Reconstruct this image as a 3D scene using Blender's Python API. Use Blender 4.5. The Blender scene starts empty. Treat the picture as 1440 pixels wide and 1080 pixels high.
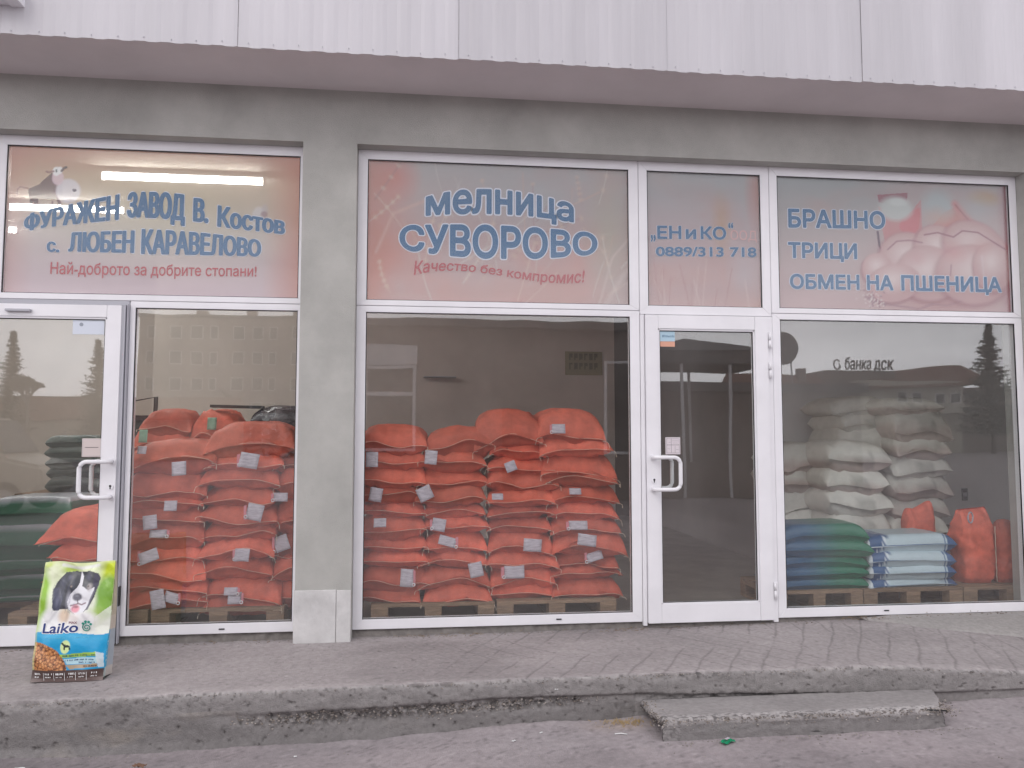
import bpy, bmesh, math, random
import numpy as np
from mathutils import Vector, Matrix, noise
PI = math.pi
SC = bpy.context.scene
COL = SC.collection

# ------------------------------------------------------------ camera, sky, sun, exposure
cam = bpy.data.cameras.new('camera'); camo = bpy.data.objects.new('camera', cam); COL.objects.link(camo)
camo.location = (0, -5.2, 1.252)
camo.rotation_euler = (math.radians(90 + 3.906), 0, math.radians(-6.638))
cam.sensor_width = 36; cam.lens = 1091.3 / 1440 * 36; cam.clip_start = .05; cam.clip_end = 1500
SC.camera = camo
W = bpy.data.worlds.new("World"); SC.world = W; W.use_nodes = True
wn = W.node_tree; wn.nodes.clear()
SUN_EL, SUN_ROT = math.radians(42), math.radians(205)
sky = wn.nodes.new('ShaderNodeTexSky'); sky.sky_type = 'NISHITA'; sky.sun_disc = False
sky.sun_elevation = SUN_EL; sky.sun_rotation = SUN_ROT; sky.dust_density = 3
tc = wn.nodes.new('ShaderNodeTexCoord')
mp = wn.nodes.new('ShaderNodeMapping'); mp.inputs['Scale'].default_value = (1, 1, 6); mp.inputs['Location'].default_value = (.35, .2, .1)
nz = wn.nodes.new('ShaderNodeTexNoise'); nz.inputs['Scale'].default_value = 2.2; nz.inputs['Detail'].default_value = 6; nz.inputs['Roughness'].default_value = .55
cr = wn.nodes.new('ShaderNodeValToRGB')
cr.color_ramp.elements[0].position = .3; cr.color_ramp.elements[0].color = (10.5, 10.3, 11.0, 1)
cr.color_ramp.elements[1].position = .72; cr.color_ramp.elements[1].color = (16.9, 16.6, 17.3, 1)
mx = wn.nodes.new('ShaderNodeMix'); mx.data_type = 'RGBA'; mx.inputs[0].default_value = .88
bg = wn.nodes.new('ShaderNodeBackground'); bg.inputs['Strength'].default_value = .1
wo = wn.nodes.new('ShaderNodeOutputWorld')
L = wn.links.new
L(tc.outputs['Generated'], mp.inputs[0]); L(mp.outputs[0], nz.inputs['Vector']); L(nz.outputs[0], cr.inputs[0])
sx = wn.nodes.new('ShaderNodeSeparateXYZ'); L(tc.outputs['Generated'], sx.inputs[0])
hr = wn.nodes.new('ShaderNodeMapRange'); hr.inputs[1].default_value = .09; hr.inputs[2].default_value = .27; hr.inputs[3].default_value = 1.9; hr.inputs[4].default_value = .95; L(sx.outputs['Z'], hr.inputs[0])
hm = wn.nodes.new('ShaderNodeVectorMath'); hm.operation = 'SCALE'; L(cr.outputs[0], hm.inputs[0]); L(hr.outputs[0], hm.inputs['Scale'])
L(sky.outputs[0], mx.inputs[6]); L(hm.outputs[0], mx.inputs[7]); L(mx.outputs[2], bg.inputs[0]); L(bg.outputs[0], wo.inputs[0])
sl = bpy.data.lights.new('sun', 'SUN'); sl.energy = .55; sl.angle = math.radians(28); sl.color = (1, .97, .94)
so = bpy.data.objects.new('sun', sl); COL.objects.link(so)
# sun_rotation 205 deg (clockwise from +Y) -> the sun stands behind the camera, a little to the left
sd = Vector((math.sin(SUN_ROT) * math.cos(SUN_EL), math.cos(SUN_ROT) * math.cos(SUN_EL), math.sin(SUN_EL)))
so.rotation_euler = sd.to_track_quat('Z', 'Y').to_euler()
vs = SC.view_settings; SC.display_settings.display_device = 'sRGB'
vs.view_transform = 'Standard'; vs.look = 'None'; vs.gamma = 1; vs.use_curve_mapping = False; vs.exposure = 0.12
SC.render.engine = 'CYCLES'
SC.cycles.use_denoising = True; SC.cycles.max_bounces = 10; SC.cycles.diffuse_bounces = 5; SC.cycles.glossy_bounces = 5
SC.cycles.transparent_max_bounces = 48; SC.cycles.sample_clamp_indirect = 6

# ------------------------------------------------------------ helpers
def link(o, parent=None):
    COL.objects.link(o)
    if parent: o.parent = parent
    return o
def obj(name, me, mat=None, parent=None, smooth=False):
    """me: bmesh or Mesh -> ONE mesh object"""
    if isinstance(me, bmesh.types.BMesh):
        m = bpy.data.meshes.new(name); me.to_mesh(m); me.free(); me = m
    if mat is not None and not me.materials:
        for x in (mat if isinstance(mat, (list, tuple)) else [mat]): me.materials.append(x)
    if smooth: me.polygons.foreach_set('use_smooth', [True] * len(me.polygons))
    return link(bpy.data.objects.new(name, me), parent)
def thing(name, label, cat, loc=(0, 0, 0), rz=0, group=None):
    o = bpy.data.objects.new(name, None); o.empty_display_size = .1; COL.objects.link(o)
    o.location = loc; o.rotation_euler = (0, 0, rz)
    return tag(o, label, cat, group)
def tag(o, label, cat, group=None):
    o['label'] = label; o['category'] = cat
    if group: o['group'] = group
    return o
def struct(o): o['kind'] = 'structure'; return o
def bx(bm, x0, x1, y0, y1, z0, z1, bev=0, mi=0):
    vs_ = [bm.verts.new(p) for p in ((x0,y0,z0),(x1,y0,z0),(x1,y1,z0),(x0,y1,z0),(x0,y0,z1),(x1,y0,z1),(x1,y1,z1),(x0,y1,z1))]
    fs = [bm.faces.new([vs_[i] for i in q]) for q in ((3,2,1,0),(4,5,6,7),(0,1,5,4),(1,2,6,5),(2,3,7,6),(3,0,4,7))]
    for f in fs: f.material_index = mi
    if bev:
        es = list({e for f in fs for e in f.edges})
        bmesh.ops.bevel(bm, geom=es, offset=bev, segments=2, affect='EDGES', profile=.5)
def box(name, x0, x1, y0, y1, z0, z1, mat, parent=None, bev=0):
    bm = bmesh.new(); bx(bm, x0, x1, y0, y1, z0, z1, bev); return obj(name, bm, mat, parent)
def tube(bm, pts, r, n=10, cap=True, closed=False):
    pts = [Vector(p) for p in pts]; rings = []
    for i, p in enumerate(pts):
        a = pts[max(i-1, 0)]; b = pts[min(i+1, len(pts)-1)]; d = (b-a).normalized()
        up = Vector((0, 0, 1)) if abs(d.z) < .9 else Vector((0, 1, 0))
        s = d.cross(up).normalized(); t = s.cross(d)
        rr = r[i] if isinstance(r, (list, tuple)) else r
        rings.append([bm.verts.new(p + (s*math.cos(2*PI*k/n) + t*math.sin(2*PI*k/n))*rr) for k in range(n)])
    for i in range(len(rings)-1):
        for k in range(n):
            f = bm.faces.new((rings[i][k], rings[i][(k+1)%n], rings[i+1][(k+1)%n], rings[i+1][k])); f.smooth = True
    if cap: bm.faces.new(rings[0][::-1]); bm.faces.new(rings[-1])
def pydata(name, v, f):
    m = bpy.data.meshes.new(name); m.from_pydata([tuple(map(float, p)) for p in v], [], f); m.update(); return m
def grid_mesh(name, V, wrap=False):
    """V: (rows, cols, 3) array"""
    r, c = V.shape[:2]; f = []
    idx = np.arange(r*c).reshape(r, c)
    a = idx[:-1, :-1].ravel(); b = idx[:-1, 1:].ravel(); d = idx[1:, 1:].ravel(); e = idx[1:, :-1].ravel()
    q = np.stack([a, b, d, e], 1)
    if wrap: q = np.concatenate([q, np.stack([idx[:-1, -1], idx[:-1, 0], idx[1:, 0], idx[1:, -1]], 1)])
    m = bpy.data.meshes.new(name)
    m.vertices.add(r*c); m.vertices.foreach_set('co', V.reshape(-1).astype(np.float32))
    m.loops.add(q.size); m.loops.foreach_set('vertex_index', q.ravel().astype(np.int32))
    m.polygons.add(len(q)); m.polygons.foreach_set('loop_start', np.arange(0, q.size, 4, dtype=np.int32))
    m.polygons.foreach_set('loop_total', np.full(len(q), 4, dtype=np.int32))
    m.update(); m.validate(); return m
def set_col(me, rgb, name='Col'):
    a = me.color_attributes.new(name, 'FLOAT_COLOR', 'POINT')
    d = np.ones((len(me.vertices), 4), np.float32); d[:, :3] = rgb.reshape(-1, 3); a.data.foreach_set('color', d.ravel())
RNG = np.random.default_rng(7)
_P = RNG.random((4096,))
def vnoise(x, y, s=0):
    """smooth value noise on arrays"""
    x = np.asarray(x, float); y = np.asarray(y, float)
    xi = np.floor(x).astype(int); yi = np.floor(y).astype(int); fx = x-xi; fy = y-yi
    fx = fx*fx*(3-2*fx); fy = fy*fy*(3-2*fy)
    h = lambda i, j: _P[(i*73 + j*389 + (i*j % 97)*31 + s*151) % 4096]
    return (h(xi, yi)*(1-fx)+h(xi+1, yi)*fx)*(1-fy) + (h(xi, yi+1)*(1-fx)+h(xi+1, yi+1)*fx)*fy
def fbm(x, y, s=0, o=4):
    t = 0; a = .5
    for k in range(o): t = t + a*vnoise(x*2**k, y*2**k, s+k*7); a *= .5
    return t / (1 - .5**o)

# ------------------------------------------------------------ materials
def mat(name, col, rough=.7, var=0, vs_=8, bump=0, bs=60, metal=0, spec=.4, col2=None, stretch=None, attr=None, objrand=0, detail=6):
    m = bpy.data.materials.new(name); m.use_nodes = True; t = m.node_tree; n = t.nodes; p = n['Principled BSDF']; K = t.links.new
    p.inputs['Roughness'].default_value = rough; p.inputs['Metallic'].default_value = metal; p.inputs['Specular IOR Level'].default_value = spec
    c = n.new('ShaderNodeTexCoord'); src = c.outputs['Object']
    if stretch:
        g = n.new('ShaderNodeMapping'); g.inputs['Scale'].default_value = stretch; K(src, g.inputs[0]); src = g.outputs[0]
    out = None
    if attr:
        a = n.new('ShaderNodeVertexColor'); a.layer_name = attr; out = a.outputs[0]
    if var or col2:
        z = n.new('ShaderNodeTexNoise'); z.inputs['Scale'].default_value = vs_; z.inputs['Detail'].default_value = detail; z.inputs['Roughness'].default_value = .6; K(src, z.inputs['Vector'])
        r = n.new('ShaderNodeValToRGB'); K(z.outputs[0], r.inputs[0]); r.color_ramp.elements[0].position = .32; r.color_ramp.elements[1].position = .68
        if attr:
            r.color_ramp.elements[0].color = (1-var,)*3+(1,); r.color_ramp.elements[1].color = (1, 1, 1, 1)
            q = n.new('ShaderNodeMix'); q.data_type = 'RGBA'; q.blend_type = 'MULTIPLY'; q.inputs[0].default_value = 1; K(out, q.inputs[6]); K(r.outputs[0], q.inputs[7]); out = q.outputs[2]
        else:
            lo = col2 or tuple(x*(1-var) for x in col)
            r.color_ramp.elements[0].color = (*lo, 1); r.color_ramp.elements[1].color = (*[min(1, x*(1+var*.5)) for x in col], 1); out = r.outputs[0]
    if objrand:
        oi = n.new('ShaderNodeObjectInfo'); mr = n.new('ShaderNodeMapRange'); mr.inputs[3].default_value = 1-objrand; mr.inputs[4].default_value = 1+objrand*.3; K(oi.outputs['Random'], mr.inputs[0])
        q = n.new('ShaderNodeMix'); q.data_type = 'RGBA'; q.blend_type = 'MULTIPLY'; q.inputs[0].default_value = 1; K(mr.outputs[0], q.inputs[7])
        if out: K(out, q.inputs[6])
        else: q.inputs[6].default_value = (*col, 1)
        out = q.outputs[2]
    if out: K(out, p.inputs['Base Color'])
    else: p.inputs['Base Color'].default_value = (*col, 1)
    if bump:
        z2 = n.new('ShaderNodeTexNoise'); z2.inputs['Scale'].default_value = bs; z2.inputs['Detail'].default_value = 5; K(src, z2.inputs['Vector'])
        b = n.new('ShaderNodeBump'); b.inputs['Strength'].default_value = bump; b.inputs['Distance'].default_value = .01; K(z2.outputs[0], b.inputs['Height']); K(b.outputs[0], p.inputs['Normal'])
    return m
def emit(name, col, s):
    m = bpy.data.materials.new(name); m.use_nodes = True; n = m.node_tree.nodes; n.clear()
    e = n.new('ShaderNodeEmission'); e.inputs[0].default_value = (*col, 1); e.inputs[1].default_value = s
    o = n.new('ShaderNodeOutputMaterial'); m.node_tree.links.new(e.outputs[0], o.inputs[0]); return m
def glass(name, base=.072, tint=(.97, .985, .98), dust_haze=.05):
    m = bpy.data.materials.new(name); m.use_nodes = True; t = m.node_tree; n = t.nodes; n.clear(); K = t.links.new
    g = n.new('ShaderNodeNewGeometry'); dp = n.new('ShaderNodeVectorMath'); dp.operation = 'DOT_PRODUCT'; K(g.outputs['Incoming'], dp.inputs[0]); K(g.outputs['Normal'], dp.inputs[1])
    def M(op, a, b=None):
        q = n.new('ShaderNodeMath'); q.operation = op
        for i, v in enumerate((a, b)):
            if v is None: continue
            if isinstance(v, (int, float)): q.inputs[i].default_value = v
            else: K(v, q.inputs[i])
        return q.outputs[0]
    c = M('ABSOLUTE', dp.outputs['Value']); f = M('POWER', M('SUBTRACT', 1, c), 4.5); f = M('ADD', M('MULTIPLY', f, .75), base)
    tr = n.new('ShaderNodeBsdfTransparent'); tr.inputs[0].default_value = (*tint, 1)
    gl = n.new('ShaderNodeBsdfGlossy'); gl.inputs['Roughness'].default_value = .012; gl.inputs[0].default_value = (1, 1, 1, 1)
    tc = n.new('ShaderNodeTexCoord'); z = n.new('ShaderNodeTexNoise'); z.inputs['Scale'].default_value = 1.6; z.inputs['Detail'].default_value = 1; K(tc.outputs['Object'], z.inputs['Vector'])
    b = n.new('ShaderNodeBump'); b.inputs['Strength'].default_value = .25; b.inputs['Distance'].default_value = .004; K(z.outputs[0], b.inputs['Height']); K(b.outputs[0], gl.inputs['Normal'])
    # a thin grey dust film on the pane, also painted haze lightening the room
    df = n.new('ShaderNodeBsdfDiffuse'); df.inputs[0].default_value = (.5, .48, .46, 1)
    z2 = n.new('ShaderNodeTexNoise'); z2.inputs['Scale'].default_value = 3; z2.inputs['Detail'].default_value = 6; K(tc.outputs['Object'], z2.inputs['Vector'])
    dm = M('MULTIPLY', z2.outputs[0], dust_haze)
    m1 = n.new('ShaderNodeMixShader'); K(dm, m1.inputs[0]); K(tr.outputs[0], m1.inputs[1]); K(df.outputs[0], m1.inputs[2])
    mx = n.new('ShaderNodeMixShader'); K(f, mx.inputs[0]); K(m1.outputs[0], mx.inputs[1]); K(gl.outputs[0], mx.inputs[2])
    o = n.new('ShaderNodeOutputMaterial'); K(mx.outputs[0], o.inputs[0]); return m
def film_mat(name, see=.20):
    m = bpy.data.materials.new(name); m.use_nodes = True; t = m.node_tree; n = t.nodes; n.clear(); K = t.links.new
    a = n.new('ShaderNodeVertexColor'); a.layer_name = 'Col'
    d = n.new('ShaderNodeBsdfDiffuse'); tl = n.new('ShaderNodeBsdfTranslucent'); tr = n.new('ShaderNodeBsdfTransparent'); tr.inputs[0].default_value = (1, .97, .93, 1)
    K(a.outputs[0], d.inputs[0]); K(a.outputs[0], tl.inputs[0])
    m1 = n.new('ShaderNodeMixShader'); m1.inputs[0].default_value = .14; K(d.outputs[0], m1.inputs[1]); K(tl.outputs[0], m1.inputs[2])
    m2 = n.new('ShaderNodeMixShader'); m2.inputs[0].default_value = see; K(m1.outputs[0], m2.inputs[1]); K(tr.outputs[0], m2.inputs[2])
    o = n.new('ShaderNodeOutputMaterial'); K(m2.outputs[0], o.inputs[0]); return m
def letter_mat(name, col, see=.2):
    m = bpy.data.materials.new(name); m.use_nodes = True; t = m.node_tree; n = t.nodes; n.clear(); K = t.links.new
    d = n.new('ShaderNodeBsdfDiffuse'); d.inputs[0].default_value = (*col, 1); tr = n.new('ShaderNodeBsdfTransparent')
    m2 = n.new('ShaderNodeMixShader'); m2.inputs[0].default_value = see; K(d.outputs[0], m2.inputs[1]); K(tr.outputs[0], m2.inputs[2])
    o = n.new('ShaderNodeOutputMaterial'); K(m2.outputs[0], o.inputs[0]); return m
MT = {}
MT['pvc'] = mat('white plastic', (.80, .79, .82), .32, var=.06, vs_=3, bump=.02, bs=20)
MT['pvcg'] = mat('grey seal', (.42, .42, .46), .5)
MT['gasket'] = mat('black rubber gasket', (.02, .02, .022), .6)
MT['glass'] = glass('window glass')
MT['glass_clean'] = glass('clean window glass', .050, dust_haze=.012)
MT['film'] = film_mat('printed film')
MT['render'] = mat('grey wall render', (.43, .425, .402), .93, var=.17, vs_=2.6, bump=.5, bs=170)
MT['plinth'] = mat('pale cement', (.60, .59, .585), .9, var=.18, vs_=6, bump=.3, bs=50)
MT['soffit'] = mat('eave board', (.70, .645, .655), .85, var=.08, vs_=1.5, bump=.06, bs=30)
MT['sheet'] = mat('white profiled sheet', (.545, .53, .56), .45, var=.11, vs_=3.5, stretch=(1, 1, .10), objrand=.05)
MT['conc'] = mat('worn concrete', (.33, .30, .30), .92, var=.2, vs_=5, bump=.6, bs=110)
MT['dark'] = mat('dark opening', (.03, .03, .032), .6)
MT['wood'] = mat('pallet wood', (.29, .19, .125), .8, var=.35, vs_=9, stretch=(1, 8, 8), bump=.3, bs=40, objrand=.25)
MT['sack'] = mat('orange red woven polypropylene', (.74, .150, .092), .48, var=.30, vs_=9, bump=.4, bs=240, objrand=.3, spec=.35)
MT['sackg'] = mat('coloured sack', (.5, .5, .5), .5, var=.14, vs_=12, bump=.3, bs=200, attr='Col', objrand=.12, spec=.4)
MT['gloss'] = mat('glossy printed plastic', (.5, .5, .5), .3, var=.08, vs_=14, bump=.15, bs=60, attr='Col', spec=.6)
MT['cord'] = mat('cream cord', (.75, .62, .50), .8)
MT['paper'] = mat('white printed paper', (.50, .45, .51), .6, var=.3, vs_=60, stretch=(.3, 1, 2.2))
MT['pink'] = mat('pink tag strip', (.62, .22, .26), .6)
MT['wallA'] = mat('beige interior paint', (.70, .63, .575), .9, var=.1, vs_=1.5)
MT['wallB'] = mat('brown grey interior paint', (.66, .57, .54), .9, var=.12, vs_=1.5)
MT['wallC'] = mat('pale grey interior paint', (.88, .86, .86), .9, var=.08, vs_=1.5)
MT['wallD'] = mat('dark brown interior paint', (.22, .19, .18), .9, var=.1, vs_=1.5)
MT['ceil'] = mat('white ceiling', (.7, .68, .64), .9)
MT['floor'] = mat('brown floor tiles', (.27, .235, .215), .5, var=.2, vs_=3)
STACKS={
'm1':(0.17,[(-0.2,0.461,1.149,1.318),(-0.196,0.465,1.047,1.168),(-0.2,0.455,0.927,1.076),(-0.208,0.435,0.798,0.941),(-0.2,0.449,0.716,0.812),(-0.196,0.453,0.564,0.726),(-0.193,0.457,0.483,0.602),(-0.189,0.461,0.374,0.487),(-0.174,0.489,0.203,0.378),(-0.211,0.412,0.138,0.275)]),
'm2':(0.17,[(0.258,0.465,1.099,1.309),(0.213,0.449,1.006,1.167),(0.22,0.463,0.875,1.05),(0.202,0.472,0.784,0.943),(0.233,0.408,0.697,0.817),(0.234,0.447,0.591,0.721),(0.242,0.422,0.466,0.605),(0.226,0.465,0.365,0.48),(0.226,0.483,0.232,0.37),(0.251,0.454,0.127,0.255)]),
'm3':(0.17,[(0.601,0.468,1.201,1.428),(0.67,0.389,1.102,1.26),(0.691,0.468,0.984,1.112),(0.698,0.492,0.866,1.033),(0.683,0.461,0.779,0.906),(0.685,0.456,0.691,0.793),(0.678,0.44,0.584,0.711),(0.687,0.45,0.453,0.613),(0.7,0.484,0.347,0.472),(0.697,0.439,0.226,0.376),(0.699,0.463,0.13,0.26)]),
'm4':(0.17,[(1.046,0.472,1.225,1.439),(1.073,0.507,1.12,1.265),(1.097,0.527,0.952,1.14),(1.114,0.481,0.912,1.026),(1.134,0.501,0.789,0.927),(1.128,0.49,0.671,0.804),(1.143,0.49,0.582,0.705),(1.162,0.509,0.43,0.611),(1.136,0.458,0.333,0.475),(1.143,0.493,0.25,0.372),(1.15,0.487,0.119,0.27)]),
'l1':(0.17,[(-1.635,0.571,1.007,1.208),(-1.669,0.511,0.849,1.036),(-1.681,0.496,0.762,0.901),(-1.677,0.5,0.688,0.826),(-1.668,0.491,0.508,0.725),(-1.678,0.499,0.425,0.554),(-1.657,0.516,0.31,0.471),(-1.645,0.516,0.232,0.351),(-1.651,0.533,0.105,0.269)]),
'l2':(0.17,[(-1.137,0.567,1.132,1.341),(-1.16,0.478,1.023,1.165),(-1.199,0.504,0.915,1.061),(-1.203,0.462,0.798,0.939),(-1.2,0.488,0.667,0.817),(-1.197,0.469,0.542,0.705),(-1.204,0.478,0.444,0.593),(-1.217,0.472,0.301,0.463),(-1.166,0.495,0.161,0.332),(-1.157,0.499,0.097,0.235)]),
'l3':(0.22,[(-0.779,0.377,1.014,1.188),(-0.793,0.362,0.842,1.063),(-0.781,0.394,0.594,0.852),(-0.785,0.36,0.415,0.628),(-0.804,0.355,0.283,0.472),(-0.784,0.368,0.085,0.311)]),
'lb1':(0.75,[(-1.843,0.35,1.297,1.448),(-1.88,0.408,1.162,1.354)]),
'lb2':(0.75,[(-1.515,0.324,1.161,1.434)]),
'l0':(0.3,[(-2.211,0.483,0.531,0.746),(-2.166,0.42,0.395,0.568),(-2.179,0.455,0.261,0.419),(-2.161,0.428,0.149,0.288)]),
'q':(0.95,[(3.654,0.589,0.975,1.183),(3.623,0.562,0.792,0.987),(3.645,0.605,0.604,0.816),(3.652,0.554,0.416,0.639)]),
'p':(1.0,[(4.186,0.587,1.449,1.57),(4.249,0.555,1.242,1.491),(4.235,0.501,1.079,1.273),(4.226,0.546,0.928,1.103),(4.232,0.597,0.754,0.952),(4.222,0.537,0.58,0.784),(4.193,0.517,0.425,0.616)]),
's':(1.25,[(3.87,0.574,1.455,1.593),(3.926,0.508,1.305,1.487),(3.893,0.533,1.092,1.342)]),
'r':(1.3,[(3.36,0.447,0.944,1.167),(3.329,0.42,0.783,0.981),(3.344,0.458,0.585,0.807),(3.369,0.491,0.437,0.622)]),
'w':(0.26,[(3.634,0.719,0.378,0.525),(3.619,0.684,0.28,0.405),(3.621,0.695,0.191,0.311),(3.635,0.728,0.108,0.217)]),
'g':(0.26,[(2.952,0.684,0.463,0.612),(2.955,0.694,0.375,0.493),(2.949,0.688,0.282,0.396),(2.947,0.687,0.211,0.303),(2.947,0.692,0.124,0.226)]),
'd':(0.5,[(-2.691,0.584,0.636,0.838),(-2.689,0.614,0.396,0.665),(-2.676,0.581,0.301,0.425),(-2.652,0.599,0.139,0.319),(-2.661,0.589,0.016,0.167)]),
'k':(1.1,[(-2.645,0.38,1.158,1.267),(-2.652,0.38,1.088,1.18),(-2.639,0.38,1.007,1.11),(-2.641,0.39,0.926,1.029),(-2.628,0.389,0.834,0.948)]),
}
TAGS=[('m1',1,-0.328,1.102,0.095,0.114,0),('m2',1,0.065,1.115,0.096,0.106,5),('m1',3,-0.300,0.868,0.099,0.104,10),('m2',3,0.026,0.873,0.115,0.105,-25),('m1',5,-0.271,0.680,0.095,0.066,0),('m2',5,0.121,0.659,0.106,0.095,10),('m2',6,0.179,0.549,0.135,0.071,15),('m1',8,-0.089,0.316,0.100,0.131,3),('m2',8,0.371,0.361,0.107,0.109,-12),('m4',0,0.942,1.309,0.111,0.074,0),('m3',2,0.610,1.050,0.089,0.078,-20),('m3',4,0.515,0.848,0.088,0.048,0),('m4',4,1.062,0.876,0.095,0.049,0),('m4',6,1.075,0.646,0.150,0.068,0),('m4',7,1.132,0.548,0.151,0.087,8),('m4',8,1.194,0.431,0.131,0.068,-15),('m3',7,0.761,0.513,0.148,0.096,6),('m3',9,0.635,0.335,0.162,0.096,0),('lb1',1,-1.977,1.271,0.069,0.103,0),('l1',0,-1.802,1.167,0.071,0.056,0),('lb2',0,-1.509,1.360,0.076,0.099,0),('l1',0,-1.567,1.047,0.103,0.102,-5),('l2',1,-1.127,1.097,0.137,0.112,10),('l1',2,-1.616,0.806,0.089,0.074,0),('l2',4,-1.084,0.759,0.123,0.121,12),('l3',1,-0.930,0.852,0.110,0.065,0),('l1',3,-1.739,0.702,0.106,0.101,-8),('l1',4,-1.688,0.628,0.124,0.055,0),('l1',5,-1.739,0.485,0.133,0.086,-20),('l2',6,-1.153,0.486,0.104,0.092,4),('l3',3,-0.922,0.544,0.110,0.116,-20),('l1',8,-1.669,0.214,0.106,0.136,-12),('l1',8,-1.586,0.225,0.106,0.073,15),('l2',8,-1.222,0.253,0.099,0.055,0),('l2',8,-1.197,0.208,0.099,0.082,0),]
TEXTS=[
("ФУРАЖЕН",[(-2.5443,2.6697),(-2.2629,2.7562),(-1.9679,2.8326)],[(-2.5405,2.5747),(-2.258,2.6208),(-1.9624,2.6631)]),
("ЗАВОД",[(-1.9197,2.8439),(-1.7381,2.8553),(-1.5543,2.843)],[(-1.9145,2.6788),(-1.733,2.68),(-1.5495,2.667)]),
("В.",[(-1.5044,2.8257),(-1.405,2.8197)],[(-1.5002,2.6662),(-1.4009,2.6575)]),
("Костов",[(-1.3497,2.781),(-1.1488,2.7519),(-0.9139,2.7165)],[(-1.3461,2.6354),(-1.1459,2.6178),(-0.9116,2.5962)]),
("с.",[(-2.4014,2.5279),(-2.3237,2.5256)],[(-2.3981,2.4399),(-2.3205,2.4374)]),
("ЛЮБЕН",[(-2.2708,2.569),(-1.8655,2.5956)],[(-2.2663,2.4435),(-1.8608,2.4454)]),
("КАРАВЕЛОВО",[(-1.8239,2.6063),(-1.4172,2.5904),(-1.0641,2.5533)],[(-1.8187,2.4395),(-1.4134,2.4434),(-1.0617,2.4434)]),
("Най-доброто за добрите стопани!",[(-2.374,2.3734),(-1.6797,2.3774),(-1.0905,2.3807)],[(-2.3711,2.295),(-1.6774,2.3),(-1.089,2.3094)]),
("мелница",[(0.0159,2.8853),(0.2161,2.9372),(0.495,2.955),(0.8073,2.9239),(1.0427,2.8718)],[(0.0169,2.7541),(0.2169,2.7711),(0.4952,2.7829),(0.8069,2.7682),(1.042,2.7407)]),
("СУВОРОВО",[(-0.1593,2.6801),(0.2657,2.7034),(0.7074,2.7),(1.2079,2.6704)],[(-0.1578,2.5213),(0.2667,2.4766),(0.7071,2.476),(1.2068,2.5244)]),
("Качество без компромис!",[(-0.0603,2.4435),(0.146,2.444),(0.3639,2.4374),(0.6084,2.4091),(0.8554,2.3855),(1.1103,2.4117)],[(-0.0595,2.3436),(0.1464,2.3755),(0.3641,2.3735),(0.6084,2.3449),(0.8552,2.3111),(1.1097,2.3219)]),
("„",[(1.5905,2.6668),(1.6265,2.6679)],[(1.59,2.6261),(1.626,2.6272)]),
("ЕН",[(1.6378,2.7395),(1.8138,2.7425)],[(1.6365,2.6438),(1.8123,2.6469)]),
("и",[(1.8447,2.7204),(1.9228,2.7213)],[(1.8435,2.6479),(1.9216,2.6491)]),
("КО",[(1.9546,2.7454),(2.1435,2.7452)],[(1.9529,2.6501),(2.1416,2.6526)]),
("“",[(2.1599,2.774),(2.1968,2.7742)],[(2.1592,2.7405),(2.1961,2.7406)]),
("ООД",[(2.1747,2.723),(2.3706,2.7239)],[(2.1733,2.6535),(2.369,2.6541)]),
("0889/313 718",[(1.6255,2.5916),(2.3658,2.6076)],[(1.6246,2.5206),(2.3641,2.5324)]),
("БРАШНО",[(2.6101,2.8953),(3.356,2.8997)],[(2.6065,2.7545),(3.3514,2.7673)]),
("ТРИЦИ",[(2.6038,2.6506),(3.1299,2.6555)],[(2.6008,2.5335),(3.1261,2.5376)]),
("ОБМЕН НА",[(2.6118,2.4192),(3.4029,2.4269)],[(2.6089,2.31),(3.3988,2.3153)]),
("ПШЕНИЦА",[(3.4639,2.431),(4.2582,2.4341)],[(3.4597,2.3156),(4.2529,2.3195)]),
]
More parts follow.
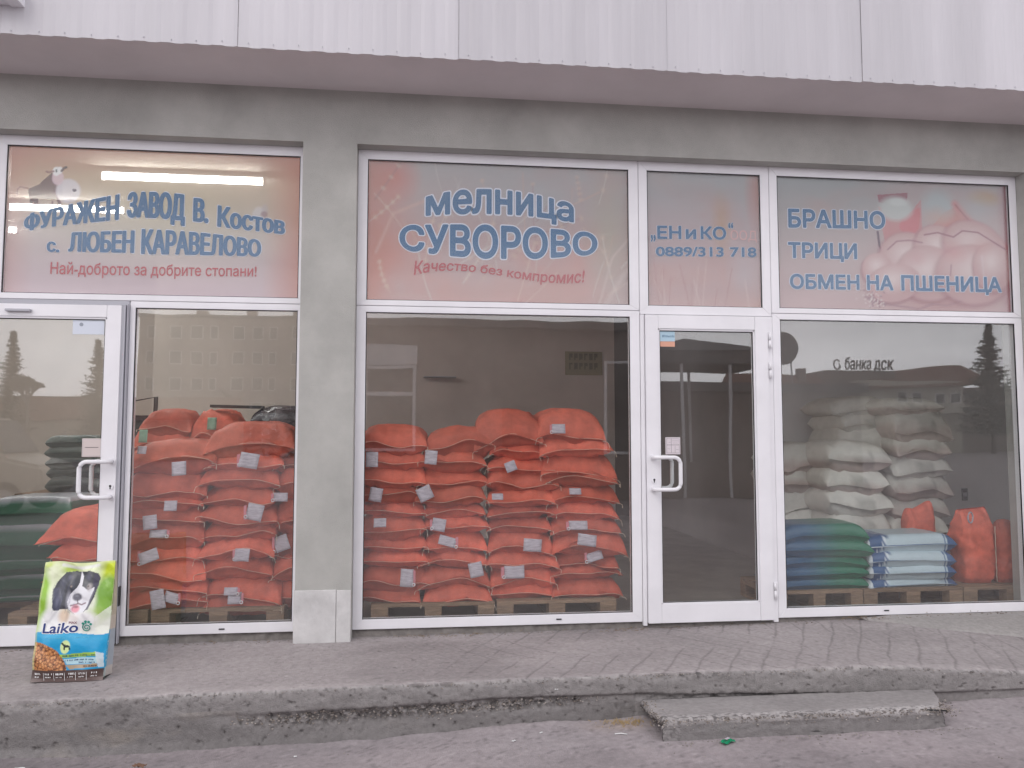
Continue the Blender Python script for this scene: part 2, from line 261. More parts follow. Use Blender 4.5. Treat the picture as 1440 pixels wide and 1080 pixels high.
# ------------------------------------------------------------ ground: road, pavement platform, step
XR = [-2.6, -2.03, -1.37, -.32, .48, 1.17, 2.98, 3.42, 4.2]; ZR = [-.315, -.312, -.316, -.313, -.268, -.250, -.247, -.235, -.20]
XE = [-2.6, -2.04, -1.03, -.33, .48, 1.18, 1.9, 2.48, 2.70, 2.9, 3.42, 4.2]; ZE = [-.056, -.051, -.038, -.032, -.027, -.021, -.022, -.022, -.030, -.052, -.082, -.12]
def zroad(x): return np.interp(x, XR, ZR)
def build_road():
    xs = np.concatenate([[-400, -150, -60, -25, -12, -7], np.arange(-4, 5.5, .022), [7, 12, 25, 60, 150, 400]])
    ys = np.concatenate([[-400, -150, -90, -60, -40, -25, -14, -8, -5.5, -4], np.arange(-3.2, -.96, .018), [-.5, 1, 6, 12, 40, 400]])
    X, Y = np.meshgrid(xs, ys)
    Z = zroad(X) - .012*np.clip(-Y-1.4, 0, 4)
    Z = np.where(Y < -8, -.31, Z)
    Z = np.where(Y > -.9, -.42, Z)
    near = (np.abs(X) < 5.5) & (Y > -3.3) & (Y < -.95)
    Z = Z + near*((fbm(X*3, Y*3, 3)-.5)*.016 + (fbm(X*28, Y*28, 5, 3)-.5)*.006)
    # small ridge of grit against the kerb face
    Z = Z + near*np.exp(-np.clip(-1.05-Y, 0, 1)/.03)*.012*fbm(X*14, Y*4, 9)
    me = grid_mesh('road', np.stack([X, Y, Z], -1))
    c = .36 + .06*(fbm(X*1.7, Y*1.7, 11)-.5)*2 + .03*(fbm(X*24, Y*24, 12, 3)-.5)*2
    spk = (vnoise(X*60, Y*60, 21) > .84); c = c*(1-.25*spk)*(1+.16*(vnoise(X*52, Y*52, 22) > .88)); c = c*(1-.17*np.clip((fbm(X*.8, Y*1.5, 23, 5)-.52)*6, 0, 1))
    # thin winding cracks
    ck = (np.abs(fbm(X*1.1+4, Y*1.6, 31, 3)-.5) < .0035)*(fbm(X*.7, Y*.7, 37) > .52)
    c = c*(1-.32*ck*near)
    warm = fbm(X*2.2, Y*2.2, 41)
    # ochre sand gathered in the corner beside the step
    sand = np.exp(-(((X-1.05)/.16)**2 + ((Y+1.12)/.07)**2))*fbm(X*25, Y*25, 44)
    dark_patch = np.exp(-((X+2.2)/.8)**2)*np.clip((Y+1.6)/.4, 0, 1)*.30  # broad patch of darker road towards the kerb at the left
    c = c*(1-dark_patch)
    rgb = np.stack([c*(1.02+.05*warm)+.10*sand, c*(.93)+.05*sand, c*(.955)-.02*sand], -1)
    set_col(me, rgb)
    return struct(obj('road', me, MT['concA'], smooth=True))
MT['concA'] = mat('concrete surface', (.3, .3, .3), .93, var=.22, vs_=34, bump=.55, bs=150, attr='Col', spec=.25)
build_road()
def build_pavement():
    xs = np.concatenate([[-12, -6, -3.4], np.arange(-2.7, 4.3, .0075), [5.5, 8, 12]])
    tops = np.linspace(.10, -1.02, 118)
    nf = 44
    cols = []; colr = []
    X, T = np.meshgrid(xs, tops)
    zb = np.interp(X, [-2.6, -.6, 1.8, 2.5, 3.2, 4.2], [-.05, -.042, -.034, -.024, -.012, -.02]); ze = np.interp(X, XE, ZE)
    k = np.clip((.05-T)/1.09, 0, 1)
    Z = zb*(1-k)+ze*k + (fbm(X*4, T*4, 51)-.5)*.007 + (fbm(X*40, T*40, 52, 2)-.5)*.0016
    # scored lines pressed in the screed, worn away in places
    def lines(dx, dy, sp, ph, seed):
        u = (X*dy - T*dx + ph + (fbm(X*2.2, T*2.2, seed)-.5)*.09)/sp
        d = np.abs(u-np.round(u))*sp
        wear = np.clip((fbm(X*1.6, T*2.6, seed+5)-.36)*6, 0, 1)*np.clip((X+.3)*1.3, 0, 1)
        return np.exp(-(d/.0042)**2)*wear
    g = np.maximum(lines(.5, .87, .165, 0, 61), .75*lines(-.62, .78, .165, .05, 62)*(X < 2.3))
    g = np.maximum(g, .8*lines(.02, 1, .17, .03, 63)*(X > 2.3))
    Z = Z - g*.004
    P1 = np.stack([X, T, Z], -1)
    c = .375 + .07*(fbm(X*1.3, T*3, 71)-.5)*2 + .03*(fbm(X*30, T*30, 72, 2)-.5)*2
    # darker where the wall meets the floor, pale worn nose, dusty streaks
    c = c*(1-.34*np.exp(-np.clip(.04-T, 0, 2)/.05)*(.4+fbm(X*6, T*6, 73)))
    c = c*(1+.22*np.clip((-.95-T)/.06, 0, 1)*fbm(X*14, T*14, 74))
    c = c*(1-.38*g)*(1-.25*(vnoise(X*45, T*45, 75) > .9))
    c = c*(1-.16*np.clip((fbm(X*.9, T*2.2, 76, 5)-.52)*6, 0, 1))*(1+.12*(vnoise(X*80, T*80, 77) > .88))
    ck = 0
    R1 = np.stack([c*1.02, c*.93, c*.93], -1)
    # the front face
    f = np.linspace(0, 1, nf); X2, F = np.meshgrid(xs, f)
    zt = np.interp(X2, XE, ZE); zr = zroad(X2)-.03
    bandpos = np.interp(X2, [-2.6, -.8, .4, 1.1, 2.6, 4], [.34, .38, .34, .40, .60, .5])
    Z2 = zt+(zr-zt)*F
    chip = np.clip(fbm(X2*7, F*2, 81, 5)-.55, 0, 1)*.13*np.exp(-F/.07)*(.4+fbm(X2*70, Z2*70, 87, 2))
    chip += .009*np.exp(-F/.035)+.010*(fbm(X2*55, F*6, 89, 2)-.4)*np.exp(-F/.06)
    mid_ = np.clip((X2+1.3)*1.6, .12, 1)
    low = mid_/(1+np.exp(-(F-bandpos-.05*(fbm(X2*6, F*3, 82)-.5))/.012))
    Y2 = -1.045 + chip + .018*low
    Y2 = Y2 - np.clip((F-.75)*4, 0, 1)*np.interp(X2, [-2.6, -1, 1], [.045, .02, .0])
    rough = np.exp(-((F-bandpos-.13)/.11)**2)*np.clip((X2+1.05)*2.2, 0, 1)*np.clip((1.0-X2)*3, 0, 1)*np.clip(.35+fbm(X2*3, F*2, 83), 0, 1)
    rn = fbm(X2*52, Z2*52, 84, 3)
    Y2 = Y2 + rough*(.022-(rn-.5)*.075)
    under = (X2 > 1.15)*(X2 < 2.85)*np.exp(-((F-bandpos-.06)/.09)**2)
    Y2 = Y2 + under*(.012+(fbm(X2*30, Z2*30, 85, 3)-.5)*.05)
    Y2 = Y2 - (fbm(X2*8, Z2*14, 86, 5)-.5)*.016
    pit = np.clip(fbm(X2*40, Z2*40, 88, 3)-.70, 0, 1)*.10; Y2 = Y2 + pit
    Z2 = Z2 - chip*.6*(F < .2)
    P2 = np.stack([X2, Y2, Z2], -1)
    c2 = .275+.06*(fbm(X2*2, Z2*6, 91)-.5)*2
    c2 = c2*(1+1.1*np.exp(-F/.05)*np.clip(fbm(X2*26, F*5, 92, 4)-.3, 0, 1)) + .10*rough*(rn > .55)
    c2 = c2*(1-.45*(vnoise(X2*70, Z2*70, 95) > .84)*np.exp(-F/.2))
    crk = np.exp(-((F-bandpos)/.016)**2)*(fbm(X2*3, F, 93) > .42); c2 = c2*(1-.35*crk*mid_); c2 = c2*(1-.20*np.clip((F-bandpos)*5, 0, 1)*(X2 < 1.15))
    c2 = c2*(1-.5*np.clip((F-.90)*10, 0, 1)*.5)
    pale = np.clip(fbm(X2*4, Z2*9, 94)-.55, 0, 1)*np.exp(-((X2+1.2)/.8)**2)*1.1*(F > .3)
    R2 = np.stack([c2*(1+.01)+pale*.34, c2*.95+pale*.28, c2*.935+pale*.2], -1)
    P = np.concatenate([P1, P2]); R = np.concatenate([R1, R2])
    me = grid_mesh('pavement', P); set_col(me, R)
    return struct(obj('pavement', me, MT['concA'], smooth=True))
build_pavement()
def build_step():
    nx, ny, nz_ = 260, 40, 18
    # ring profile swept along x: back-top -> front-top -> front-bottom -> back-bottom
    prof = [(1, v) for v in np.linspace(0, 1, ny)] + [(v, 1) for v in np.linspace(1, 0, nz_)[1:]]
    V = np.zeros((len(prof), nx, 3)); R = np.zeros((len(prof), nx, 3))
    u = np.linspace(0, 1, nx)
    for i, (zt, yt) in enumerate(prof):
        x0 = 1.175+.02*yt; x1 = 2.87-.15*yt
        x = x0+(x1-x0)*u; y = -1.03-.325*yt-.012*(1-zt)
        top = -.155+.012*yt-.004*u; bot = zroad(x)-.02
        z = bot+(top-bot)*zt
        # worn round nose and broken ends
        e = np.minimum(u, 1-u); endr = np.clip(1-e/.012, 0, 1)**2
        nose = np.exp(-((1-zt)**2*.6+(1-yt)**2)/.010)
        n1 = fbm(x*18, np.full_like(x, i*.35), 101, 3)-.5
        n2 = fbm(x*60, np.full_like(x, i*.9), 102, 3)-.5
        y = y + nose*(.006+.035*np.clip(n1, -.1, .5)+.02*n2) + n1*.010*(yt > .98)
        z = z - nose*(.004+.022*np.clip(n1, -.1, .5)+.018*n2) - endr*.028*zt + (fbm(x*9, y*9, 103)-.5)*.008*zt
        x = x + (fbm(y*18+z*22, x*3, 104)-.5)*.03*(endr > 0)
        brk = np.exp(-((u-1)/.05)**2)*np.clip(yt-.5, 0, 1); z = z-brk*.03*zt; y = y+brk*.06
        V[i] = np.stack([x, y, z], -1)
        agg = np.clip(nose*2.2+endr*.6+.5*(u < .06)*yt, 0, 1)
        sp = vnoise(x*75, np.full_like(x, i*2.3), 105)
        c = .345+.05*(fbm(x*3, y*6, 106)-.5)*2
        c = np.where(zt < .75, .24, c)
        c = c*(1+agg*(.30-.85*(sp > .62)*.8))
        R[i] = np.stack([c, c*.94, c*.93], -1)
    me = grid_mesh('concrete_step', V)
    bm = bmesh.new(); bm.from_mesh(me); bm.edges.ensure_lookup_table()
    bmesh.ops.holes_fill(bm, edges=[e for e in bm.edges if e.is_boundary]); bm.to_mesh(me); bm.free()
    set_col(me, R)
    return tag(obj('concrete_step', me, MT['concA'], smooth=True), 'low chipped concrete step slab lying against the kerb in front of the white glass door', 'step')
build_step()
bm = bmesh.new(); tube(bm, [(2.58, -1.344, -.157), (2.68, -1.352, -.163), (2.735, -1.358, -.165)], .0035, 6); obj('rebar', bm, MT['dark'], bpy.data.objects['concrete_step'])
# sloping cement fillet at the right under the last window
def build_fillet():
    a = [(3.02, .01, -.012), (3.25, -.0, .004), (3.6, 0, .006), (4.2, 0, .006), (5.2, 0, .006)]
    b = [(3.10, -.06, -.030), (3.33, -.21, -.033), (3.72, -.36, -.042), (4.25, -.58, -.062), (5.2, -.85, -.1)]
    nu, nv = 120, 24; V = np.zeros((nv, nu, 3))
    A = np.array(a); B = np.array(b); s = np.linspace(0, 1, 5); uu = np.linspace(0, 1, nu)
    for j in range(nv):
        t = j/(nv-1)
        for c in range(3):
            V[j, :, c] = np.interp(uu, s, A[:, c])*(1-t)+np.interp(uu, s, B[:, c])*t
        V[j, :, 2] += .012*np.sin(PI*t) + (0 if j < nv-1 else -.012)
        V[j, :, 1] += (fbm(uu*14, uu*0+j*.1, 111)-.5)*.03*t
    V[:, :, 2] += (fbm(V[:, :, 0]*12, V[:, :, 1]*12, 112)-.5)*.005
    me = grid_mesh('cement_ramp', V); c = .35+.06*(fbm(V[:, :, 0]*3, V[:, :, 1]*3, 113)-.5); set_col(me, np.stack([c, c*.95, c*.92], -1))
    tag(obj('cement_ramp', me, MT['concA'], smooth=True), 'smooth sloping cement fillet under the frame of the rightmost window', 'ramp')
build_fillet()

# ------------------------------------------------------------ the shop building
shop = thing('shop_building', 'grey rendered shop building with white framed windows and white metal cladding above', 'building')
ZL = 3.188
bm = bmesh.new()
bx(bm, -14, 14, -.1, .2, ZL, 3.545)
bx(bm, -.786, -.437, -.1, .2, -.35, ZL); bx(bm, 4.387, 14, -.1, .2, -.35, ZL); bx(bm, -14, -2.84, -.1, .2, -.35, ZL)
obj('wall', bm, MT['render'], shop)
# pale cement patch at the foot of the pillar
bm = bmesh.new()
bx(bm, -.792, -.530, -.112, -.1005, -.2, .286, .003); bx(bm, -.528, -.437, -.109, -.1005, -.2, .282, .003)
bx(bm, -.792, -.787, -.1, -.02, -.2, .286)
obj('plinth_patch', bm, MT['plinth'], shop)
bm = bmesh.new(); bx(bm, -14, 14, -.632, .2, 3.545, 3.66); obj('soffit', bm, MT['soffit'], shop)
box('upper_wall', -14, 14, -.60, .2, 3.662, 8, MT['render'], shop)
# sill masonry below the frames
V = []
xs = np.arange(-2.84, 4.4, .012); prof = [(.0, .004), (-.004, -.012), (-.012, -.03), (-.022, -.06), (-.03, -.09)]
G = np.zeros((len(prof), len(xs), 3))
for i, (yy, zz) in enumerate(prof):
    n_ = fbm(xs*22, xs*0+i*.6, 121, 3)-.5
    G[i] = np.stack([xs, .022+yy*1.0+n_*.03, np.full_like(xs, zz)+n_*.008*(i > 0)], -1)
me = grid_mesh('sill_mortar', G); c = .15+.12*fbm(G[:, :, 0]*30, G[:, :, 2]*90, 122); set_col(me, np.stack([c, c*.92, c*.87], -1))
obj('sill_mortar', me, MT['concA'], shop)
# cladding sheets
def cladding(x0, x1, k):
    pit = .1445; n = int(round((x1-x0)/pit)); xs = []; of = []
    for i in range(n):
        b = x0+i*(x1-x0)/n; w = (x1-x0)/n
        for a, o_ in ((0, 0), (.40, 0), (.56, 1), (.84, 1)): xs.append(b+a*w); of.append(o_)
    xs.append(x1-.002); of.append(0); xs = np.array(xs); of = np.array(of)
    bm = bmesh.new(); zb, zt = 3.528+.002*(k % 2), 7.9
    F = [(x, -.640-.0035*(k % 2)-.0035*o_) for x, o_ in zip(xs, of)]
    fr = [[bm.verts.new((x, y, z + (.006*(1-o_) if z < 4 else 0))) for (x, y), o_ in zip(F, of)] for z in (zb, zt)]
    bk = [[bm.verts.new((x, y+.0018, z + (.006*(1-o_) if z < 4 else 0))) for (x, y), o_ in zip(F, of)] for z in (zb, zt)]
    for i in range(len(F)-1):
        bm.faces.new((fr[0][i], fr[0][i+1], fr[1][i+1], fr[1][i])); bm.faces.new((bk[0][i+1], bk[0][i], bk[1][i], bk[1][i+1]))
        bm.faces.new((fr[0][i+1], fr[0][i], bk[0][i], bk[0][i+1]))
    bm.faces.new((fr[0][0], fr[1][0], bk[1][0], bk[0][0])); bm.faces.new((fr[1][-1], fr[0][-1], bk[0][-1], bk[1][-1]))
    return obj('cladding_sheet', bm, MT['sheet'], shop)
seams = [-8.9, -7.6, -6.3, -4.99, -3.69, -2.385, -1.088, .207, 1.507, 2.804, 4.10, 5.4, 6.7, 8.0]
bms = bmesh.new()
for k in range(len(seams)-1):
    cladding(seams[k], seams[k+1], k)
    if 3 < k < 11:
        n = 9
        for i in range(n):
            x = seams[k]+(i+.35+.25*random.random()*.3)*(1.3/n); z = 3.556+random.uniform(-.004, .006)
            bmesh.ops.create_cone(bms, cap_ends=True, segments=6, radius1=.0036, radius2=.003, depth=.004, matrix=Matrix.Translation((x, -.6475, z)) @ Matrix.Rotation(PI/2, 4, 'X'))
scr = obj('screw', bms, MT['pvcg'], shop); scr['kind'] = 'stuff'
# corner of an upper window with its sill
uw = bmesh.new()
for q in ((-3.9, -2.30, 3.80, 3.88), (-3.9, -2.30, 4.92, 5.0), (-3.9, -3.82, 3.8805, 4.9195), (-2.38, -2.30, 3.8805, 4.9195), (-3.13, -3.07, 3.8805, 4.9195)): bx(uw, q[0], q[1], -.70, -.650, q[2], q[3], .004)
uw = obj('upper_window', uw, MT['pvc'], shop)
box('pane', -3.83, -2.37, -.672, -.655, 3.87, 4.93, mat('dark window pane', (.04, .045, .05), .12, spec=.8), uw)
bm = bmesh.new(); bx(bm, -3.95, -2.335, -.765, -.642, 3.700, 3.728, .003); bx(bm, -2.335, -2.262, -.772, -.642, 3.690, 3.80, .004); obj('window_sill', bm, MT['pvc'], shop)
bm = bmesh.new(); bx(bm, -3.9, -2.30, -.69, -.650, 3.735, 3.7995); obj('sill_seal', bm, MT['gasket'], shop)

def prism(bm, poly, y0, y1, bev=.0025):
    a = [bm.verts.new((x, y0, z)) for x, z in poly]; b = [bm.verts.new((x, y1, z)) for x, z in poly]
    fs = [bm.faces.new(a), bm.faces.new(b[::-1])]
    n = len(poly)
    for i in range(n): fs.append(bm.faces.new((a[(i+1) % n], a[i], b[i], b[(i+1) % n])))
    bmesh.ops.recalc_face_normals(bm, faces=fs)
    if bev: bmesh.ops.bevel(bm, geom=list({e for f in fs for e in f.edges}), offset=bev, segments=2, affect='EDGES')
def frame(bm, X0, X1, Z0, Z1, x0, x1, z0, z1, y0=0, y1=.06, mitre=True):
    """outer and inner rectangle"""
    prism(bm, [(X0, Z0), (X1, Z0), (x1, z0), (x0, z0)], y0, y1)
    prism(bm, [(X0, Z1), (x0, z1), (x1, z1), (X1, Z1)], y0, y1)
    prism(bm, [(X0, Z0), (x0, z0), (x0, z1), (X0, Z1)], y0, y1)
    prism(bm, [(X1, Z0), (X1, Z1), (x1, z1), (x1, z0)], y0, y1)
def gasket(bm, x0, x1, z0, z1, y=.004, w=.0045, d=.02):
    # black rubber strip set in the rebate round the pane
    for a in ((x0, x1, z1-w, z1+.001), (x0, x1, z0-.001, z0+w*.7), (x0-.001, x0+w, z0+w, z1-w), (x1-w, x1+.001, z0+w, z1-w)):
        bx(bm, a[0], a[1], y, y+d, a[2], a[3])
PY = .012
def window(X0, X1, Z0, Z1, x0, x1, z0, z1, label=None, y0=0):
    bm = bmesh.new(); frame(bm, X0, X1, Z0, Z1, x0, x1, z0, z1, y0); o = obj('window', bm, MT['pvc'], shop)
    if label: o['label'] = label
    box('pane', x0-.012, x1+.012, PY, PY+.006, z0-.012, z1+.012, MT['glass_clean' if z0 > 2.1 else 'glass'], o)
    bm = bmesh.new(); gasket(bm, x0, x1, z0, z1, .0035, .005, .008); obj('gasket', bm, MT['gasket'], o)
    return o
T1, T2, T2b, T3, T4, T5 = 3.124, 2.166, 2.165, 2.083, .071, .007
wl_top = window(-2.84, -.770, 2.128, ZL, -2.651, -.817, T2, T1, 'window above the left door with a feed mill sign')
wl_low = window(-1.868, -.770, T5, 2.125, -1.835, -.817, T4, T3, 'large window beside the left door')
wm_top = window(-.436, 1.495, 2.128, ZL, -.373, 1.426, T2, T1, 'middle window with the flour mill sign')
wm_low = window(-.436, 1.495, T5, 2.125, -.373, 1.426, T4, T3, 'large middle window')
wd_top = window(1.498, 2.455, 2.103, ZL, 1.56, 2.391, T2b, T1, 'window above the right door with a phone number')
wr_top = window(2.458, 4.386, 2.128, ZL, 2.518, 4.327, T2, T1, 'right window with a picture of bread and hands')
wr_low = window(2.458, 4.386, T5, 2.125, 2.518, 4.327, T4, T3, 'large right window')
# door jambs
bm = bmesh.new(); bx(bm, 1.498, 1.527, -.004, .06, -.02, 2.100, .003); bx(bm, 2.420, 2.455, -.004, .06, -.02, 2.100, .003); obj('door_jamb', bm, MT['pvc'], shop)
bm = bmesh.new(); bx(bm, -1.872, -1.8685, -.035, .0, -.03, 2.10); bx(bm, -2.84, -1.872, .0, .06, 2.096, 2.126, .003); obj('door_jamb', bm, MT['pvcg'], shop)
# drain caps on the bottom rails
for x, z in ((-1.25, .036), (1.02-.1, .040), (3.25, .038)):
    bm = bmesh.new(); bx(bm, x-.018, x+.018, -.006, .0, z-.004, z+.004, .002); obj('drain_cap', bm, MT['gasket'], shop)
def handle(parent, xa, xb, za, zb, y, out):
    """D shaped pull: feet at xa, grip at xb"""
    p = []; r = .045; s = 1 if xb > xa else -1
    p += [(xa, y, za), (xa, y+out*.7, za), (xa+s*.012, y+out, za)]
    p += [(xb-s*r, y+out, za)]
    for k in range(1, 7): a = k/6*PI/2; p.append((xb-s*r+s*r*math.sin(a), y+out, za-r+r*math.cos(a)))
    for k in range(0, 7): a = k/6*PI/2; p.append((xb-s*r+s*r*math.cos(a), y+out, zb+r-r*math.sin(a)))
    p += [(xa+s*.012, y+out, zb), (xa, y+out*.7, zb), (xa, y, zb)]
    bm = bmesh.new(); tube(bm, p, .0135, 14)
    for z in (za, zb): tube(bm, [(xa, y+.0, z), (xa, y+.006*(1 if out > 0 else -1), z)], .021, 16)
    return obj('door_handle', bm, MT['pvc'], parent)
def door(X0, X1, Z0, Z1, x0, x1, z0, z1, hx, gx, hz0, hz1, kx, kz, label, y0=-.022):
    bm = bmesh.new()
    prism(bm, [(X0, Z0), (x0, Z0), (x0, Z1), (X0, Z1)], y0, y0+.06); prism(bm, [(x1, Z0), (X1, Z0), (X1, Z1), (x1, Z1)], y0, y0+.06)
    prism(bm, [(x0+.0005, Z0), (x1-.0005, Z0), (x1-.0005, z0), (x0+.0005, z0)], y0+.002, y0+.058); prism(bm, [(x0+.0005, z1), (x1-.0005, z1), (x1-.0005, Z1), (x0+.0005, Z1)], y0+.001, y0+.059)
    # glazing bead
    w = .012
    for a in ((x0, x1, z1-w, z1), (x0, x1, z0, z0+w*.7), (x0, x0+w, z0, z1), (x1-w, x1, z0, z1)):
        bx(bm, a[0]+.0003, a[1]-.0003, y0+.008, y0+.05, a[2]+.0003, a[3]-.0003, .002)
    o = obj('door', bm, MT['pvc'], shop); o['label'] = label
    box('door_glass', x0+.004, x1-.004, y0+.022, y0+.028, z0+.004, z1-.004, MT['glass'], o)
    bm = bmesh.new(); gasket(bm, x0+w, x1-w, z0+w*.7, z1-w, y0+.0145, .0045, .007); obj('gasket', bm, MT['gasket'], o)
    handle(o, hx, gx, hz1, hz0, y0, -.062); handle(o, hx, gx, hz1, hz0, y0+.06, .062)
    bm = bmesh.new()
    tube(bm, [(kx, y0-.0065, kz), (kx, y0+.001, kz)], .0175, 18); l = obj('lock_plate', bm, MT['pvc'], o); l.scale = (1, 1, 1)
    bm = bmesh.new(); tube(bm, [(kx, y0-.0075, kz+.006), (kx, y0-.0066, kz+.006)], .0075, 12); bx(bm, kx-.0035, kx+.0035, y0-.0075, y0-.0067, kz-.013, kz+.006); obj('keyhole', bm, MT['gasket'], o)
    return o
dl = door(-2.80, -1.912, -.030, 2.093, -2.715, -2.000, .084, 2.013, -1.937, -2.108, .876, 1.098, -1.942, .938, 'left glass door')
bm = bmesh.new()
for i, (a, b, y) in enumerate(((-1.9115, -1.897, -.018), (-1.8965, -1.885, -.028), (-1.8845, -1.874, -.014))): bx(bm, a, b, y, .04, -.03, 2.093, .0015)
obj('edge_profile', bm, MT['pvcg'], dl)
bm = bmesh.new(); bx(bm, -2.60, -2.45, -.05, -.024, 2.04, 2.056, .003); obj('door_closer', bm, MT['pvcg'], dl)
dr = door(1.530, 2.417, -.002, 2.097, 1.627-.006, 2.314+.006, .123, 2.001, 1.571, 1.745, .897, 1.114, 1.578, .955, 'right glass door')
for z in (1.93, 1.72, .20):
    bm = bmesh.new(); tube(bm, [(2.4235, -.03, z-.055), (2.4235, -.03, z-.002)], .0085, 10); tube(bm, [(2.4235, -.03, z+.002), (2.4235, -.03, z+.055)], .0085, 10); bx(bm, 2.424, 2.444, -.028, -.005, z-.05, z+.05, .002); obj('hinge', bm, MT['pvc'], dr)
bm = bmesh.new(); bx(bm, -1.8705, -1.866, -.037, -.006, .2, .32); obj('latch', bm, MT['gasket'], dl)

# ------------------------------------------------------------ signs: printed film and lettering
def mapx(c): return lambda zx, zy: ((c[0]+zx/c[2]-c[3])/(c[4]-c[3]), 1-(c[1]+zy/c[2]-c[5])/(c[6]-c[5]))
class Art:
    def __init__(s, w, h, n=190):
        s.h = n; s.w = int(n*w/h); s.asp = w/h
        s.S, s.T = np.meshgrid(np.linspace(0, 1, s.w), np.linspace(0, 1, s.h)); s.C = np.zeros((s.h, s.w, 3))
    def mixin(s, a, col): a = np.clip(a, 0, 1)[..., None]; s.C = s.C*(1-a)+np.array(col)*a
    def vgrad(s, stops): 
        t = [x[0] for x in stops]
        for k in range(3): s.C[..., k] = np.interp(s.T, t, [x[1][k] for x in stops])
    def blob(s, cx, cy, rx, ry, col, a=1, soft=.5, rot=0):
        dx = (s.S-cx)*s.asp; dy = s.T-cy; c, q = math.cos(rot), math.sin(rot); rx = rx*s.asp
        d = np.sqrt(((dx*c+dy*q)/rx)**2+((-dx*q+dy*c)/ry)**2)
        s.mixin(a*np.clip((1-d)/max(soft, 1e-3), 0, 1), col)
    def line(s, pts, w, col, a=1, soft=.5):
        D = np.full(s.S.shape, 9.)
        for (x0, y0), (x1, y1) in zip(pts[:-1], pts[1:]):
            ax, ay = x0*s.asp, y0; bx_, by = x1*s.asp, y1; vx, vy = bx_-ax, by-ay; L2 = vx*vx+vy*vy+1e-12
            t = np.clip(((s.S*s.asp-ax)*vx+(s.T-ay)*vy)/L2, 0, 1)
            D = np.minimum(D, np.hypot(s.S*s.asp-ax-t*vx, s.T-ay-t*vy))
        s.mixin(a*np.clip((w-D)/(w*soft), 0, 1), col)
    def poly(s, pts, col, a=1):
        ins = np.zeros(s.S.shape, bool); n = len(pts)
        for i in range(n):
            x0, y0 = pts[i]; x1, y1 = pts[(i+1) % n]
            if y0 == y1: continue
            c = ((s.T > min(y0, y1)) & (s.T <= max(y0, y1))) & (s.S < (s.T-y0)/(y1-y0)*(x1-x0)+x0); ins ^= c
        s.mixin(ins*a, col)
def film(win, x0, x1, z0, z1, art, y=.031):
    V = np.stack([x0+(x1-x0)*art.S, np.full(art.S.shape, y), z0+(z1-z0)*art.T], -1)
    me = grid_mesh('sign_film', V); set_col(me, np.clip(art.C.mean(axis=(0, 1))*.93+(art.C-art.C.mean(axis=(0, 1)))*1.55+(art.C-art.C.mean(axis=2, keepdims=True))*.22, 0, 1)); return obj('sign_film', me, MT['film'], win)
SAL = (.62, .30, .26); GRY = (.49, .45, .47); PNK = (.60, .43, .44); OCH = (.55, .36, .24)
# 1: cow sketch on a warm ground
A = Art(1.834, .958)
A.vgrad([(0, (.56, .43, .46)), (.45, (.55, .46, .44)), (.8, (.52, .38, .31)), (1, (.50, .30, .25))])
A.mixin(np.clip((A.S-.86)/.14, 0, 1)*.7, (.56, .25, .19)); A.mixin(np.clip((.10-A.S)/.12, 0, 1)*.5, (.55, .28, .25)); A.blob(.55, .62, .5, .5, (.56, .50, .38), .5, 1)
Z1 = mapx((0, 180, 6, 6, 420, 209, 416))
A.poly([Z1(215, 540), Z1(300, 500), Z1(405, 395), Z1(425, 460), Z1(495, 470), Z1(490, 570), Z1(470, 690), Z1(450, 620), Z1(300, 620), Z1(290, 690), Z1(260, 640), Z1(245, 700), Z1(225, 600)], (.22, .13, .14), .9)
A.blob(*Z1(540, 545), .045, .09, (.62, .55, .58), .85, .2); A.blob(*Z1(590, 537), .008, .012, (.2, .14, .16), .9, .2)
A.blob(*Z1(452, 440), .022, .055, (.62, .47, .50), .9, .25); A.blob(*Z1(438, 385), .014, .035, (.75, .70, .70), .95, .25); A.blob(*Z1(440, 380), .004, .012, (.05, .04, .05), 1, .2); A.blob(*Z1(466, 375), .011, .028, (.75, .70, .70), .95, .25)
A.line([Z1(480, 380), Z1(500, 355), Z1(518, 348)], .010, (.2, .13, .13), .9); A.line([Z1(415, 385), Z1(380, 395), Z1(358, 390)], .009, (.32, .2, .2), .8)
A.line([Z1(215, 535), Z1(150, 525), Z1(130, 545), Z1(130, 585)], .007, (.34, .2, .2), .8)
for q in (245, 295, 415, 480): A.line([Z1(q, 640), Z1(q, 700)], .008, (.26, .16, .17), .8)
A.blob(*Z1(2140, 720), .03, .09, (.62, .56, .58), .6, .3); A.blob(*Z1(2190, 650), .014, .05, (.5, .42, .44), .5, .4); A.blob(*Z1(2185, 690), .016, .03, (.33, .2, .2), .6, .5)
film(wl_top, -2.665, -.80, T2-.012, T1+.012, A)
